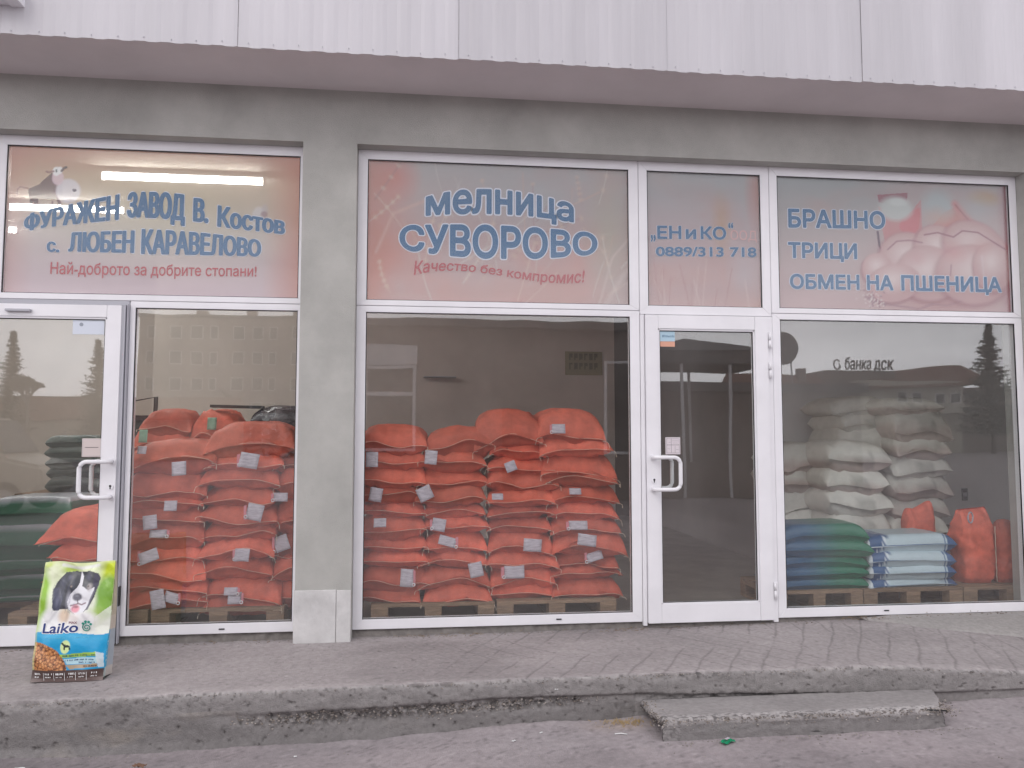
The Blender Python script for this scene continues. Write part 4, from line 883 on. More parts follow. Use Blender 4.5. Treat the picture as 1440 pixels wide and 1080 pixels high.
# support under the tall back column
for i, z in enumerate((.92, .76, .60, .44)):
    seed += 1; sack('s', 5+i, 3.90, .52, z, z+.17, 1.27, MT['sackg'], f"off white sack low in the tall back column, {ORD[i+3]} from top", 'sack', 'off white sacks stacked behind the right window', seed, col=whitecol(seed), ears=.02, d=.6, cords=False)
# blue/white and blue/green bags lying flat
def bluewhite(u, y, z):
    c = np.ones(u.shape+(3,))*np.array([.50, .60, .66]); B_ = np.array([.04, .11, .26]); Wt = np.array([.72, .76, .80])
    el = -.62+.16*(z-.5)**1.0*1.0-.25*(z < .5)*(.5-z); er = .80
    for m, cc in (((u < el) | (u > er), B_), (((np.abs(u-el-.045) < .022) | (np.abs(u-er+.045) < .015)), B_), ((np.abs(u-el-.02) < .02), Wt)):
        c[m] = cc
    c[(u < -.90)] = np.array([.62, .66, .70]); return c
def bluegreen(u, y, z):
    k = 1/(1+np.exp(-(u+.10)/.13)); k = k[..., None]
    return np.array([.035, .11, .22])*(1-k)+np.array([.02, .17, .10])*k
y, L_ = STACKS['w']
for i, (cx, w, zb, zt) in enumerate(L_):
    seed += 1; sack('w', i, cx, w, zb, zt, y, MT['gloss'], f"white bag with blue ends, {'top' if i == 0 else 'bottom' if i == 3 else ORD[i]+' from top'} of its pile of four", 'bag', 'white and blue feed bags', seed, col=bluewhite, fat=1.03, side=True, ears=.0, lip=.004, d=.45, cords=False, droop=-.02, wr=.4)
y, L_ = STACKS['g']
for i, (cx, w, zb, zt) in enumerate(L_):
    seed += 1; sack('g', i, cx, w, zb, zt, y, MT['gloss'], f"glossy blue and green bag, {'top' if i == 0 else 'bottom' if i == 4 else ORD[i]+' from top'} of its pile of five", 'bag', 'blue and green feed bags', seed, col=bluegreen, fat=1.03, side=True, ears=.0, lip=.004, d=.45, cords=False, droop=-.02, wr=.4)
# dark green bags behind the left door
def dgreen(u, y, z):
    c = np.ones(u.shape+(3,))*np.array([.03, .15, .085]); c[z > .80] = np.array([.46, .48, .52]); return c
y, L_ = STACKS['d']
tb = thing('low_platform', 'low dark wooden platform under the green bags behind the left door', 'platform', (-2.78, .55, 0))
box('platform_top', -.35, .55, 0, .6, .09, .128, MT['wood'], tb)
for x in (-.33, .47): box('platform_leg', x, x+.06, .01, .59, 0, .0895, MT['wood'], tb)
for i, (cx, w, zb, zt) in enumerate(L_):
    seed += 1; sack('d', i, cx, w, max(zb, .13), zt, y+.05, MT['gloss'], f"dark green bag with pale edge, {'top' if i == 0 else ORD[i]+' from top'}, low pile behind left door", 'bag', 'dark green bags behind the left door', seed, col=dgreen, fat=1.03, side=True, ears=.0, lip=.004, d=.5, cords=False, droop=-.05, wr=.5)
def dgreen2(u, y, z):
    c = np.ones(u.shape+(3,))*np.array([.025, .05, .045]); c[z > .55] = np.array([.18, .22, .21]); return c
y, L_ = STACKS['k']
tb = thing('storage_table', 'dark wooden table holding thin dark bags deep behind the left door', 'table', (-2.55, y, 0))
z0 = L_[-1][2]-.01
box('table_top', -.5, .5, 0, .6, z0-.04, z0, MT['wood'], tb)
for sx in (-.47, .41):
    for sy in (.02, .52): box('leg', sx, sx+.06, sy, sy+.06, 0, z0-.0405, MT['wood'], tb)
for i, (cx, w, zb, zt) in enumerate(L_):
    seed += 1; sack('k', i, cx, w, zb, zt, y, MT['gloss'], f"thin dark green bag, {'top' if i == 0 else 'bottom' if i == 4 else ORD[i]+' from top'} of the pile on the dark table", 'bag', 'thin dark bags on the table', seed, col=dgreen2, fat=1.03, side=True, ears=.0, lip=.004, d=.4, cords=False, droop=-.02, wr=.5)
# paper tags sewn in the sack mouths
def tag_sheet(o, x, z, w, h, rot, seed, green=False):
    w *= .86; h *= .88
    r = random.Random(seed); n = 6; V = []; cv = r.uniform(-.3, .3)
    base = o.matrix_basis.copy(); inv = base.inverted()
    a = math.radians(-rot); yb = o.location.y-.052
    for j in range(n):
        for i in range(n):
            u = (i/(n-1)-.5)*w; v = (j/(n-1)-.5)*h
            X = u*math.cos(a)-v*math.sin(a); Z = u*math.sin(a)+v*math.cos(a)
            Y = yb-.012+cv*.05*(u/w)**2*4*.5+r.uniform(-.001, .001)+.016*(v/h)+.008*math.sin(3*u/w+seed)
            V.append(inv @ Vector((x+X, Y, z+Z)))
    F = [(j*n+i, j*n+i+1, (j+1)*n+i+1, (j+1)*n+i) for j in range(n-1) for i in range(n-1)]
    me = pydata('paper_tag', V, F); p = obj('paper_tag', me, MT['paperg'] if green else MT['paper'], o, True)
    sm_ = p.modifiers.new('thickness', 'SOLIDIFY'); sm_.thickness = .0008
    if w > .085 and r.random() < .75:
        s = r.choice((-1, 1)); c = inv @ Vector((x+s*w*.52*math.cos(a), yb-.022, z-h*.36+s*w*.5*math.sin(a)))
        bm = bmesh.new(); m_ = [c+Vector((math.cos(k/10*2*PI)*.0095, 0, math.sin(k/10*2*PI)*.0095)) for k in range(11)]
        tube(bm, m_, .0032, 6, cap=False); obj('tag_eyelet', bm, MT['pvc'], o)
        me = pydata('tag_strip', [inv @ Vector((x+s*w*(.5+dx)*math.cos(a), yb-.016, z+zz*h)) for dx, zz in ((0, -.47), (.16, -.44), (.16, .40), (0, .46))], [(0, 1, 2, 3)]); q = obj('tag_strip', me, MT['pink'], o)
        q.modifiers.new('thickness', 'SOLIDIFY').thickness = .0008
MT['paperg'] = mat('green tag', (.22, .36, .26), .6, var=.2, vs_=40)
GREEN = {('lb1', 1), ('lb2', 0)}
for n, (k, i, x, z, w, h, rot) in enumerate(TAGS):
    if k in ('lb1', 'lb2'): x *= .975; z *= .99
    tag_sheet(SACKS[(k, i)][0], x, z, w, h, rot, n+3, k in ('lb1', 'lb2'))
# upright red bags
def upright(x, y, z, w, h, d, label, seed, tied=True):
    r = random.Random(seed); NT = 48; rows = 34; R = np.zeros((rows, NT, 3)); th = np.linspace(0, 2*PI, NT, endpoint=False)
    for i in range(rows):
        t = i/(rows-1); ww = w/2*(1-.05*t); dd = d/2*(.8+.3*math.sin(PI*min(t*1.1, 1)))
        if t > .80 and tied: k = (t-.80)/.20; ww *= 1-.13*k**1.5+.04*math.sin(seed+k*3); dd *= 1-.80*k
        if t > .985: ww *= .93; dd *= .6
        if t < .04: ww *= .9; dd *= .85
        c, s = np.cos(th), np.sin(th)
        X = np.sign(c)*np.abs(c)**.55*ww; Y = np.sign(s)*np.abs(s)**.6*dd
        n = (fbm(th*1.5+seed, np.full(NT, t*5), seed, 4)-.5)
        pinch = (t > .70)*(t-.70)*3
        n = n+.5*(.12-np.minimum(.12, np.abs(fbm(th*2.2+seed*3, np.full(NT, t*3.5), seed+4, 3)-.5)))*-2; X = X*(1+n*.30)+ (.10*pinch*w*r.uniform(.2, .3) if t > .8 else 0); Y = Y*(1+n*.45)+np.sin(th*9+seed)*.010*pinch
        R[i] = np.stack([X, Y, np.full(NT, t*h)+n*.012*(t > .05)+max(0, t-.75)*h*.22*np.sin(X/w*5+seed)], -1)
    me = grid_mesh('upright_bag', R, wrap=True); bm = bmesh.new(); bm.from_mesh(me); bm.verts.ensure_lookup_table()
    bm.faces.new([bm.verts[k] for k in range(NT-1, -1, -1)]); bm.faces.new([bm.verts[(rows-1)*NT+k] for k in range(NT)]); bmesh.ops.recalc_face_normals(bm, faces=bm.faces[:]); bm.to_mesh(me); bm.free()
    o = obj('upright_bag', me, MT['sack'], None, True); o.location = (x, y, z); tag(o, label, 'bag', 'upright red bags')
    bm = bmesh.new(); tube(bm, [(w*.36, -d*.5, .02+k*(h*.75)/10) if k % 2 else (w*.363, -d*.51, .02+k*(h*.75)/10) for k in range(11)], .0025, 5); obj('seam_cord', bm, MT['cord'], o)
    return o
b1 = upright(4.23, .42, .144, .275, .55, .26, 'tall upright red bag with printed ring near its knotted top', 5)
upright(4.50, .40, .144, .235, .45, .22, 'shorter upright red bag at the right end of the pallet', 8)
upright(4.06, .82, .144, .24, .55, .2, 'red bag whose peak shows behind the white and blue bags', 12)
bm = bmesh.new(); tube(bm, [(-.10+.035*math.cos(k/16*2*PI), -.135+.02*math.cos(k/16*2*PI), .50+.04*math.sin(k/16*2*PI)) for k in range(17)], .006, 6, cap=False); obj('printed_ring', bm, MT['paper'], b1)
# dark shiny bag, plank, dark thing at the left wall
def darkcol(u, y, z): return np.ones(u.shape+(3,))*np.array([.035, .022, .035])
seed += 1; MT['foil'] = mat('dark shiny plastic wrap', (.03, .02, .03), .22, bump=.8, bs=22, spec=.8)
me, par = sack_mesh(.46, .17, .3, 991, ears=.02, wr=2.2); o = obj('dark_bag', me, MT['foil'], None, True); o.location = (-1.00, .60, 1.315); tag(o, 'shiny dark purple wrapped bag on top of the orange sacks, left window', 'bag')
o = tag(box('plank', -1.55, -1.18, .62, .70, 1.435, 1.455, MT['gasket'], None, .002), 'thin dark plank lying behind the top orange sacks, left window', 'plank'); o.rotation_euler = (0, .02, 0)
t = thing('trolley', 'dark hand trolley standing against the side wall left of the orange sacks', 'trolley', (-2.62, 2.2, 0))
bm = bmesh.new(); tube(bm, [(-.18, 0, .1), (-.18, .1, 1.55), (.18, .1, 1.62), (.18, 0, .1)], .02, 8); obj('trolley_frame', bm, MT['gasket'], t)
box('trolley_back', -.17, .17, .05, .07, .2, 1.45, MT['foil'], t); box('toe_plate', -.2, .2, -.25, .02, .04, .06, MT['gasket'], t)
for s in (-.2, .17):
    bm = bmesh.new(); tube(bm, [(s, .08, .12), (s+.03, .08, .12)], .12, 18); obj('wheel', bm, MT['gasket'], t)

# ------------------------------------------------------------ dog food bag on the pavement
bag = thing('dog_food_bag', 'green, white and blue printed dog food bag standing outside against the left glass door', 'dog food bag', (-1.862, -.66, -.046))
H_ = .612
def bagF(s, t, off=0):
    # s 0..1 across the front, 1..1.35 right gusset; local coordinates
    xl = -.187+.008*t; xr = .178+.010*t+.004*math.sin(t*3)
    yf = -.065+.095*t
    D = .115*max(0, (1-t))**.55+.008
    if s <= 1:
        b = -.030*math.sin(PI*min(max(s, 0), 1))**.8*math.sin(PI*min(t*.95+.05, 1))**.7
        w = .011*noise.noise(Vector((s*4, t*5, 3)))+.014*(.25-abs(noise.noise(Vector((s*3.2, t*4.4, 9)))))*(.35+.9*t)+.006*math.sin(s*9+t*7)*t+.006*math.sin(s*13-t*11+1)*t*(1-t)*2+.004*abs(math.sin(s*7+t*16))*(.3+t)+.004*math.sin(s*21-t*5)*t**2+.003*math.sin(t*25+s*6)+.005*math.exp(-((t-.93)/.03)**2)*math.sin(s*17)
        return Vector((xl+(xr-xl)*s-.006*math.sin(PI*t)*(0.5-s), yf+b+w-off, t*H_+.006*math.sin(s*8)*t**8))
    k = (s-1)/.35
    return Vector((xr-.018*math.sin(PI*k)*(1-t)**.4+off, yf+D*k, t*H_))
rows, cf, cg = 190, 130, 22
ss = np.concatenate([np.linspace(0, 1, cf), np.linspace(1.012, 1.35, cg)])
tt = np.linspace(0, 1, rows)
Vb = np.array([[bagF(s, t)[:] for s in ss] for t in tt])
A = Art(1, 1, 4); A.S, A.T = np.meshgrid(ss, tt); A.C = np.zeros(A.S.shape+(3,)); A.asp = .60
def PB(zx, zy): # art drawn in a 1080 unit square
    t = (1058-zy)/925; l = 238+125*t; r = 795+92*t; return ((zx-l)/(r-l), t)
Q = lambda *q: [PB(a, b) for a, b in zip(q[::2], q[1::2])]
A.vgrad([(0, (.75, .77, .72)), (.5, (.80, .82, .75)), (1, (.70, .78, .45))])
# meadow greens
N = fbm(A.S*3, A.T*3, 301)
A.blob(*PB(330, 420), .15, .32, (.26, .50, .02), .97, .45); A.blob(*PB(420, 210), .12, .10, (.78, .82, .60), .8, .8); A.blob(*PB(560, 190), .16, .06, (.40, .56, .05), .9, .6)
A.blob(*PB(860, 230), .20, .18, (.60, .72, .02), .97, .5); A.blob(*PB(850, 400), .22, .20, (.16, .36, .02), .95, .3, .4); A.blob(*PB(800, 500), .14, .12, (.20, .40, .03), .9, .4, .4); A.blob(*PB(740, 560), .16, .10, (.35, .50, .10), .8, .6)
A.blob(*PB(390, 150), .1, .04, (.50, .62, .10), .8, .6); A.mixin(np.clip((A.T-.975)/.02, 0, 1)*.6, (.60, .66, .30)); A.line(Q(500, 160, 640, 175, 760, 160), .02, (.80, .80, .78), .8, .6)
A.poly(Q(740, 560, 860, 470, 890, 560, 890, 700, 740, 700), (.78, .80, .70), .7)
# dog
A.blob(*PB(430, 590), .24, .13, (.82, .82, .82), .95, .4); A.blob(*PB(640, 590), .26, .10, (.82, .80, .80), .95, .4); A.blob(*PB(510, 550), .10, .09, (.72, .52, .34), .75, .6)
A.poly(Q(440, 320, 462, 280, 520, 215, 600, 200, 640, 205, 700, 200, 755, 225, 770, 260, 755, 330, 735, 400, 700, 470, 660, 520, 590, 540, 540, 500, 480, 500, 440, 510, 425, 480, 440, 400, 430, 340), (.028, .030, .05), .97)
A.poly(Q(425, 340, 470, 330, 500, 420, 470, 510, 430, 500, 428, 420), (.05, .055, .10), .9); A.poly(Q(735, 225, 765, 240, 760, 320, 735, 380, 720, 300), (.06, .055, .09), .9)
A.poly(Q(640, 200, 652, 240, 645, 320, 690, 350, 735, 330, 720, 400, 690, 470, 655, 520, 600, 545, 545, 500, 535, 440, 560, 380, 610, 330, 628, 290, 632, 230), (.80, .80, .83), .96)
A.blob(*PB(500, 300), .07, .07, (.10, .11, .17), .6, .9); A.blob(*PB(460, 440), .03, .06, (.16, .17, .26), .6, .9); A.blob(*PB(690, 250), .05, .04, (.12, .12, .18), .7, .9); A.blob(*PB(590, 470), .07, .04, (.68, .66, .72), .6, .8); A.blob(*PB(655, 460), .04, .05, (.62, .60, .66), .6, .8); A.blob(*PB(700, 330), .05, .045, (.42, .38, .38), .8, .7); A.blob(*PB(572, 318), .018, .010, (.30, .24, .2), .9, .4); A.blob(*PB(690, 322), .018, .010, (.10, .07, .06), .95, .4)
A.blob(*PB(610, 405), .075, .040, (.12, .12, .15), .95, .35); A.blob(*PB(606, 395), .045, .014, (.32, .32, .36), .6, .7); A.line(Q(610, 425, 612, 455), .006, (.12, .1, .12), .9)
A.line(Q(560, 470, 600, 462, 615, 455, 640, 465, 668, 452), .008, (.20, .12, .14), .9); A.blob(*PB(595, 495), .075, .040, (.78, .30, .36), .95, .4); A.blob(*PB(600, 480), .05, .015, (.28, .12, .14), .8, .6)
A.line(Q(735, 360, 705, 430, 680, 500), .010, (.14, .14, .18), .9); A.line(Q(450, 520, 400, 590, 360, 600), .02, (.60, .60, .62), .7, .9); A.line(Q(540, 520, 520, 590), .02, (.55, .44, .36), .6, .9); A.line(Q(650, 540, 690, 600), .02, (.58, .56, .58), .7, .9); A.blob(*PB(545, 420), .05, .10, (.60, .60, .68), .6, .9); A.blob(*PB(585, 565), .10, .05, (.84, .78, .74), .8, .6); A.blob(*PB(560, 250), .05, .03, (.14, .14, .20), .7, .9)
for k in range(60):
    x = random.uniform(430, 600); y_ = random.uniform(230, 500); A.line([PB(x, y_), PB(x-12, y_+34)], .003, (.12, .13, .20), .35)
# blue band, swoosh, kibble, stripes
A.mixin(((A.T < .405+.02*np.sin(A.S*5+.3)) & (A.T > .10))*1., (.012, .33, .62)); A.mixin(np.clip((.405+.02*np.sin(A.S*5+.3)-A.T)/.03, 0, 1)*np.clip((A.T-.30)/.1, 0, 1)*.35, (.10, .58, .80))
kb = (((A.S+.02)*A.asp/.60/.52)**2+((A.T-.06)/.27)**2) < 1; kb &= (A.T > .085)
A.mixin(kb*1., (.13, .045, .02)); kr = random.Random(17); keep = A.C.copy()
for k in range(330):
    s_, t_ = kr.uniform(-.02, .56), kr.uniform(.08, .34); cc = kr.choice([(.52, .21, .07), (.62, .27, .10), (.44, .16, .055), (.70, .34, .14)]); ro = kr.uniform(0, PI)
    A.blob(s_, t_-.003, .030, .016, (.10, .035, .015), .9, .25, ro); A.blob(s_, t_, .026, .0135, cc, 1, .3, ro); A.blob(s_-.004, t_+.003, .010, .005, (.78, .46, .24), .6, .8, ro)
A.C = np.where(kb[..., None], A.C, keep)
A.poly(Q(470, 848, 745, 832, 745, 865, 500, 872), (.38, .58, .06), .95); A.poly(Q(505, 880, 745, 872, 790, 925, 530, 925), (.50, .72, .78), .95)
A.poly(Q(520, 930, 750, 925, 755, 950, 545, 962), (.46, .33, .20), .95); A.poly(Q(740, 830, 800, 850, 800, 960, 755, 955), (.70, .76, .76), .8)
A.mixin((A.T < .098)*1., (.07, .04, .035)); A.mixin((A.T < .03)*.6, (.20, .15, .14))
A.blob(*PB(521, 787), .072, .060, (.70, .82, .35), .95, .15)
A.poly(Q(490, 760, 503, 752, 515, 768, 545, 772, 557, 782, 558, 812, 550, 812, 546, 792, 522, 790, 520, 812, 511, 812, 508, 780), (.01, .02, .02), 1)
# gusset colours
gs = A.S > 1.006
A.mixin(gs*1., (.66, .66, .50)); A.mixin((gs & (A.T > .52))*.8, (.45, .50, .22)); A.mixin((gs & (A.T < .40))*1., (.05, .42, .66)); A.mixin((gs & (A.T < .08))*1., (.55, .62, .60)); A.mixin((gs & (A.S > 1.22))*.7, (.52, .42, .38))
nb = fbm(A.S*60, A.T*90, 306, 2); A.mixin((gs & (A.S < 1.2) & (A.T > .12) & (A.T < .38))*np.clip((nb-.6)*9, 0, 1), (.85, .9, .92))
A.mixin((A.S < .03)*(A.T > .1)*.5, (.55, .62, .30))
me = grid_mesh('bag_sheet', Vb); set_col(me, np.clip(A.C, 0, 1))
obj('front_sheet', me, MT['gloss'], bag, True)
# back, bottom and left of the bag
n = 24; Vk = []
for t in np.linspace(0, 1, 40):
    a = bagF(1.35, t); b = bagF(0, t); D = .115*max(0, (1-t))**.55+.008
    row = [a + (Vector((b.x, b.y+D, b.z))-a)*(k/n) for k in range(n)] + [Vector((b.x, b.y+D, b.z)), Vector((b.x-.010*math.sin(PI*.5)*(1-t), b.y+D*.5, b.z)), b]
    Vk.append([v[:] for v in row])
me = grid_mesh('bag_back', np.array(Vk)); set_col(me, np.ones((len(me.vertices), 3))*np.array([.62, .66, .5])); obj('back_sheet', me, MT['gloss'], bag, True)
me = pydata('bag_base', [bagF(0, 0), bagF(1, 0), bagF(1.35, 0), Vector((bagF(0, 0).x, bagF(0, 0).y+.123, 0))], [(3, 2, 1, 0)]); obj('base', me, MT['dark'], bag)
NAVY = mat('navy print', (.012, .03, .16), .4); TEAL = mat('green print', (.02, .26, .20), .4); WHT = mat('white print', (.8, .8, .8), .4)
def bag_text(txt, x0, x1, yb, yt, m, off=.02, shear=.0, o_=.002, dy=0, nm='lettering'):
    def fn(u, v):
        s, t = PB(x0+(x1-x0)*u, yb+(yt-yb)*v+dy*u); return bagF(s, t, o_)
    return text_on(txt, fn, m, bag, off, nm, shear=shear)
bag_text('Laiko', 348, 608, 680, 604, WHT, .07, .12, .0012, -6, 'letter_outline'); bag_text('Laiko', 348, 608, 680, 604, NAVY, .018, .12, .0028, -6)
bag_text('MAX', 545, 608, 612, 592, mat('grey print on white', (.25, .12, .14), .5), .02)
# paw emblem: toes and a spiral pad
bm = bmesh.new()
def dot(cx, cy, r):
    c = []; 
    for k in range(12): s, t = PB(cx+r*math.cos(k/12*2*PI), cy+r*1.05*math.sin(k/12*2*PI)); c.append(bm.verts.new(bagF(s, t, .0028)))
    bm.faces.new(c[::-1])
for q in ((652, 610, 9), (672, 596, 10), (694, 600, 10), (708, 618, 9)): dot(*q)
pp_ = []
for k in range(44): a = k/43*2*PI*1.75; r = 7+27*k/43; s, t = PB(678+r*math.cos(a), 642+r*math.sin(a)); pp_.append(bagF(s, t, .0028))
tube(bm, pp_, .0024, 6); obj('paw_emblem', bm, TEAL, bag)
# rows of small print as tiny strokes
def strokes(x0, x1, yb, h, m, seed, w0=5, w1=11):
    r = random.Random(seed); x = x0; V = []; F = []
    while x < x1:
        w = r.uniform(w0, w1)
        if r.random() < .85:
            for (a, b, c, d) in ((x, x+2.6, yb, yb-h), (x, x+w-2.5, yb-h*r.choice((0, .4, .8)), yb-h*r.choice((0, .4, .8))-3)):
                k = len(V); V += [bagF(*PB(a, c), .0022), bagF(*PB(b, c), .0022), bagF(*PB(b, d), .0022), bagF(*PB(a, d), .0022)]; F.append((k, k+1, k+2, k+3))
        x += w
    o = obj('small_print', pydata('small_print', V, F), m, bag); o['kind'] = 'stuff'
strokes(500, 735, 862, 12, NAVY, 1); strokes(508, 735, 897, 11, NAVY, 2); strokes(615, 738, 918, 11, NAVY, 3); strokes(650, 745, 948, 12, mat('dark brown print', (.12, .05, .03), .5), 4)
strokes(370, 690, 722, 9, mat('pale blue print', (.12, .5, .66), .5), 5)
for k in range(6): strokes(272+k*86, 325+k*86, 1002, 14, WHT, 20+k); strokes(272+k*86, 316+k*86, 1024, 8, WHT, 30+k)
V = []; F = []
for k in range(5):
    x = 345+k*82; i = len(V); V += [bagF(*PB(x, 1045), .0022), bagF(*PB(x+3, 1045), .0022), bagF(*PB(x+3, 985), .0022), bagF(*PB(x, 985), .0022)]; F.append((i, i+1, i+2, i+3))
o = obj('table_rule', pydata('table_rule', V, F), WHT, bag); o['kind'] = 'stuff'

# ------------------------------------------------------------ litter and grit
def ground_z(x, y): return float(zroad(x))
rr = random.Random(21)
def scrap(name, x, y, z, w, h, rz, m, label, cat, crumple=.3, n=5):
    V = [Vector(((i/(n-1)-.5)*w, (j/(n-1)-.5)*h, .004+crumple*w*abs(math.sin(i*2.1+j*1.3+x*9))*.4)) for j in range(n) for i in range(n)]
    F = [(j*n+i, j*n+i+1, (j+1)*n+i+1, (j+1)*n+i) for j in range(n-1) for i in range(n-1)]
    o = obj(name, pydata(name, V, F), m, None, False); o.location = (x, y, z); o.rotation_euler = (0, 0, rz); o.modifiers.new('thickness', 'SOLIDIFY').thickness = .001
    return tag(o, label, cat)
wr_ = scrap('sweet_wrapper', 1.505, -1.425, ground_z(1.5, -1.4)+.001, .075, .038, .45, mat('green foil', (.01, .34, .16), .25, metal=.3), 'small shiny green wrapper at the foot of the concrete step', 'wrapper', .35)
o = obj('wrapper_patch', pydata('p', [(-.012, -.008, .022), (.014, -.008, .024), (.012, .008, .024), (-.012, .008, .022)], [(0, 1, 2, 3)]), MT['paper'], wr_)
WH = mat('white litter', (.7, .7, .7), .6); LEAF = mat('dry leaf', (.16, .09, .06), .8)
def upx(px, py, z):
    return None
scrap('paper_scrap', -1.86, -1.205, -.302, .045, .016, .1, WH, 'flat white paper scrap on the road below the dog food bag', 'litter', .1)
scrap('dry_leaf', -1.31, -1.245, -.305, .06, .03, -.3, LEAF, 'curled brown dry leaf on the road near the kerb', 'leaf', .5)
scrap('paper_scrap', .47, -1.235, -.268, .022, .012, .6, WH, 'tiny white scrap on the road left of the stick, nearer one', 'litter', .3)
scrap('paper_scrap', .62, -1.16, -.262, .022, .010, .8, WH, 'tiny white scrap on the road left of the stick, farther one', 'litter', .3)
scrap('paper_scrap', -.60, -1.20, -.308, .014, .012, .2, WH, 'tiny white crumb on the road below the pillar', 'litter', .3)
scrap('paper_scrap', .72, -1.043, -.085, .02, .014, .2, WH, 'white crumb stuck on the kerb face left of the step', 'litter', .3)
bm = bmesh.new(); tube(bm, [(-.032, 0, .004), (0, .003, .006), (.03, -.004, .004)], .003, 6); o = obj('stick', bm, WH); o.location = (1.015, -1.255, -.250); o.rotation_euler = (0, 0, -.15); tag(o, 'short white stick on the road left of the concrete step', 'stick')
# grit: beyond counting
bm = bmesh.new()
def stone(x, y, z, r):
    m = Matrix.Translation((x, y, z)) @ Matrix.Rotation(rr.uniform(0, 6), 4, 'Z') @ Matrix.Diagonal((r*rr.uniform(.7, 1.5), r*rr.uniform(.7, 1.3), r*rr.uniform(.5, .9), 1))
    bmesh.ops.create_icosphere(bm, subdivisions=1, radius=1, matrix=m)
for k in range(420):
    x = rr.uniform(-2.6, 4.2)
    if -.80 < x < -.42: stone(x, -.112-abs(rr.gauss(0, .012)), -.043, rr.uniform(.002, .005)); continue
    stone(x, rr.uniform(-.05, .02)-abs(rr.gauss(0, .02)), float(np.interp(x, [-2.6, -.6, 1.8, 2.5, 3.2, 4.2], [-.05, -.042, -.034, -.024, .0, .01])), rr.uniform(.002, .007))
o = obj('grit', bm, mat('grit stones', (.24, .20, .18), .9, objrand=0, var=.4, vs_=30)); o['kind'] = 'stuff'
bm = bmesh.new()
for k in range(700):
    x = rr.uniform(-2.4, 4.2); y = -1.06-abs(rr.gauss(0, .05)) if k % 3 else rr.uniform(-1.9, -1.05)
    if 1.15 < x < 2.9: y = min(y, -1.38-abs(rr.gauss(0, .03)))
    if 0.9 < x < 1.17 and k % 2: y = -1.07-abs(rr.gauss(0, .05))
    stone(x, y, ground_z(x, y)-.012*max(0, -y-1.4), rr.uniform(.0015, .0055))
# aggregate laid bare in the kerb face and along the worn nose of the step
o = obj('road_grit', bm, mat('road grit', (.30, .27, .25), .9, var=.5, vs_=30)); o['kind'] = 'stuff'
for nm, cl in (('kerb_pebbles', (.40, .36, .33)), ('kerb_pebbles', (.16, .14, .13)), ('kerb_pebbles', (.27, .23, .20))):
    bm = bmesh.new()
    for k in range(330):
        x = rr.uniform(-1.0, .98); zt = float(np.interp(x, XE, ZE)); f = .36+.14+rr.gauss(0, .085)+.05*math.sin(x*5); stone(x, -1.018-rr.uniform(0, .010), zt+(ground_z(x, 0)-zt)*f, rr.uniform(.002, .0062))
    for k in range(210):
        x = rr.uniform(-2.5, 3.4); zt = float(np.interp(x, XE, ZE)); stone(x, -1.040+rr.gauss(0, .007), zt-.006-abs(rr.gauss(0, .010)), rr.uniform(.0015, .0042))
    for k in range(430):
        x = rr.uniform(1.19, 2.74); stone(x, -1.350+rr.gauss(0, .009), -.154-abs(rr.gauss(0, .018)), rr.uniform(.0018, .0052))
    for k in range(90):
        stone(rr.gauss(1.205, .018), rr.uniform(-1.36, -1.06), -.150-abs(rr.gauss(0, .02)), rr.uniform(.002, .0055))
    for k in range(90):
        x = rr.gauss(2.72, .04); stone(x, rr.uniform(-1.36, -1.2), -.160-abs(rr.gauss(0, .015)), rr.uniform(.002, .0055))
    o = obj(nm, bm, mat('aggregate', cl, .9, var=.4, vs_=40)); o['kind'] = 'stuff'
bm = bmesh.new()
for k in range(120):
    x = rr.choice([rr.gauss(3.05, .12), rr.gauss(1.35, .15), rr.gauss(.2, .2), rr.uniform(-2, 4)]); y = rr.uniform(-.09, .0); L0 = rr.uniform(.01, .045); a = rr.uniform(0, PI)
    if -.80 < x < -.42: continue
    z = float(np.interp(x, [-2.6, -.6, 1.8, 2.5, 3.2, 4.2], [-.05, -.042, -.034, -.022, .004, .012]))+.004
    tube(bm, [(x, y, z), (x+L0*.5*math.cos(a), y+L0*.3*math.sin(a), z+rr.uniform(0, .012)), (x+L0*math.cos(a), y+L0*.6*math.sin(a), z)], .0011, 4)
o = obj('dry_twigs', bm, mat('dry twigs', (.26, .19, .12), .9)); o['kind'] = 'stuff'
bm = bmesh.new()
for k in range(150):
    x = 1.08+rr.gauss(0, .07); y = -1.10+rr.gauss(0, .03); y = min(y, -1.055); a = rr.uniform(0, PI); L0 = rr.uniform(.006, .02)
    tube(bm, [(x, y, -.247), (x+L0*math.cos(a), y+L0*math.sin(a), -.245+rr.uniform(0, .008))], .0012, 4)
o = obj('straw', bm, mat('straw', (.42, .30, .14), .9)); o['kind'] = 'stuff'

# ------------------------------------------------------------ across the street (seen mirrored in the glass)
BR = mat('brown wall', (.20, .165, .15), .9, var=.12, vs_=.6); ROOF = mat('red brown tiles', (.17, .085, .065), .9, var=.2, vs_=2); CREAM = mat('cream wall', (.50, .47, .40), .9, var=.1, vs_=.7)
DGL = mat('dark window', (.03, .035, .04), .15); GRN = mat('conifer green', (.025, .045, .03), .9, var=.4, vs_=3); BARK = mat('bark', (.12, .09, .07), .95); PALE = mat('pale twigs', (.30, .27, .24), .95); TARP = mat('grey roofing', (.12, .12, .125), .8)
def win_part(parent, x, z, w, h, y, fm=None):
    f = bmesh.new(); t_ = .07
    for a in ((x, x+w, z, z+t_), (x, x+w, z+h-t_, z+h), (x, x+t_, z+t_, z+h-t_), (x+w-t_, x+w, z+t_, z+h-t_)): bx(f, a[0], a[1], y, y+.06, a[2], a[3])
    o = obj('window', f, fm or MT['pvc'], parent); box('pane', x+t_, x+w-t_, y+.01, y+.04, z+t_, z+h-t_, DGL, o); return o
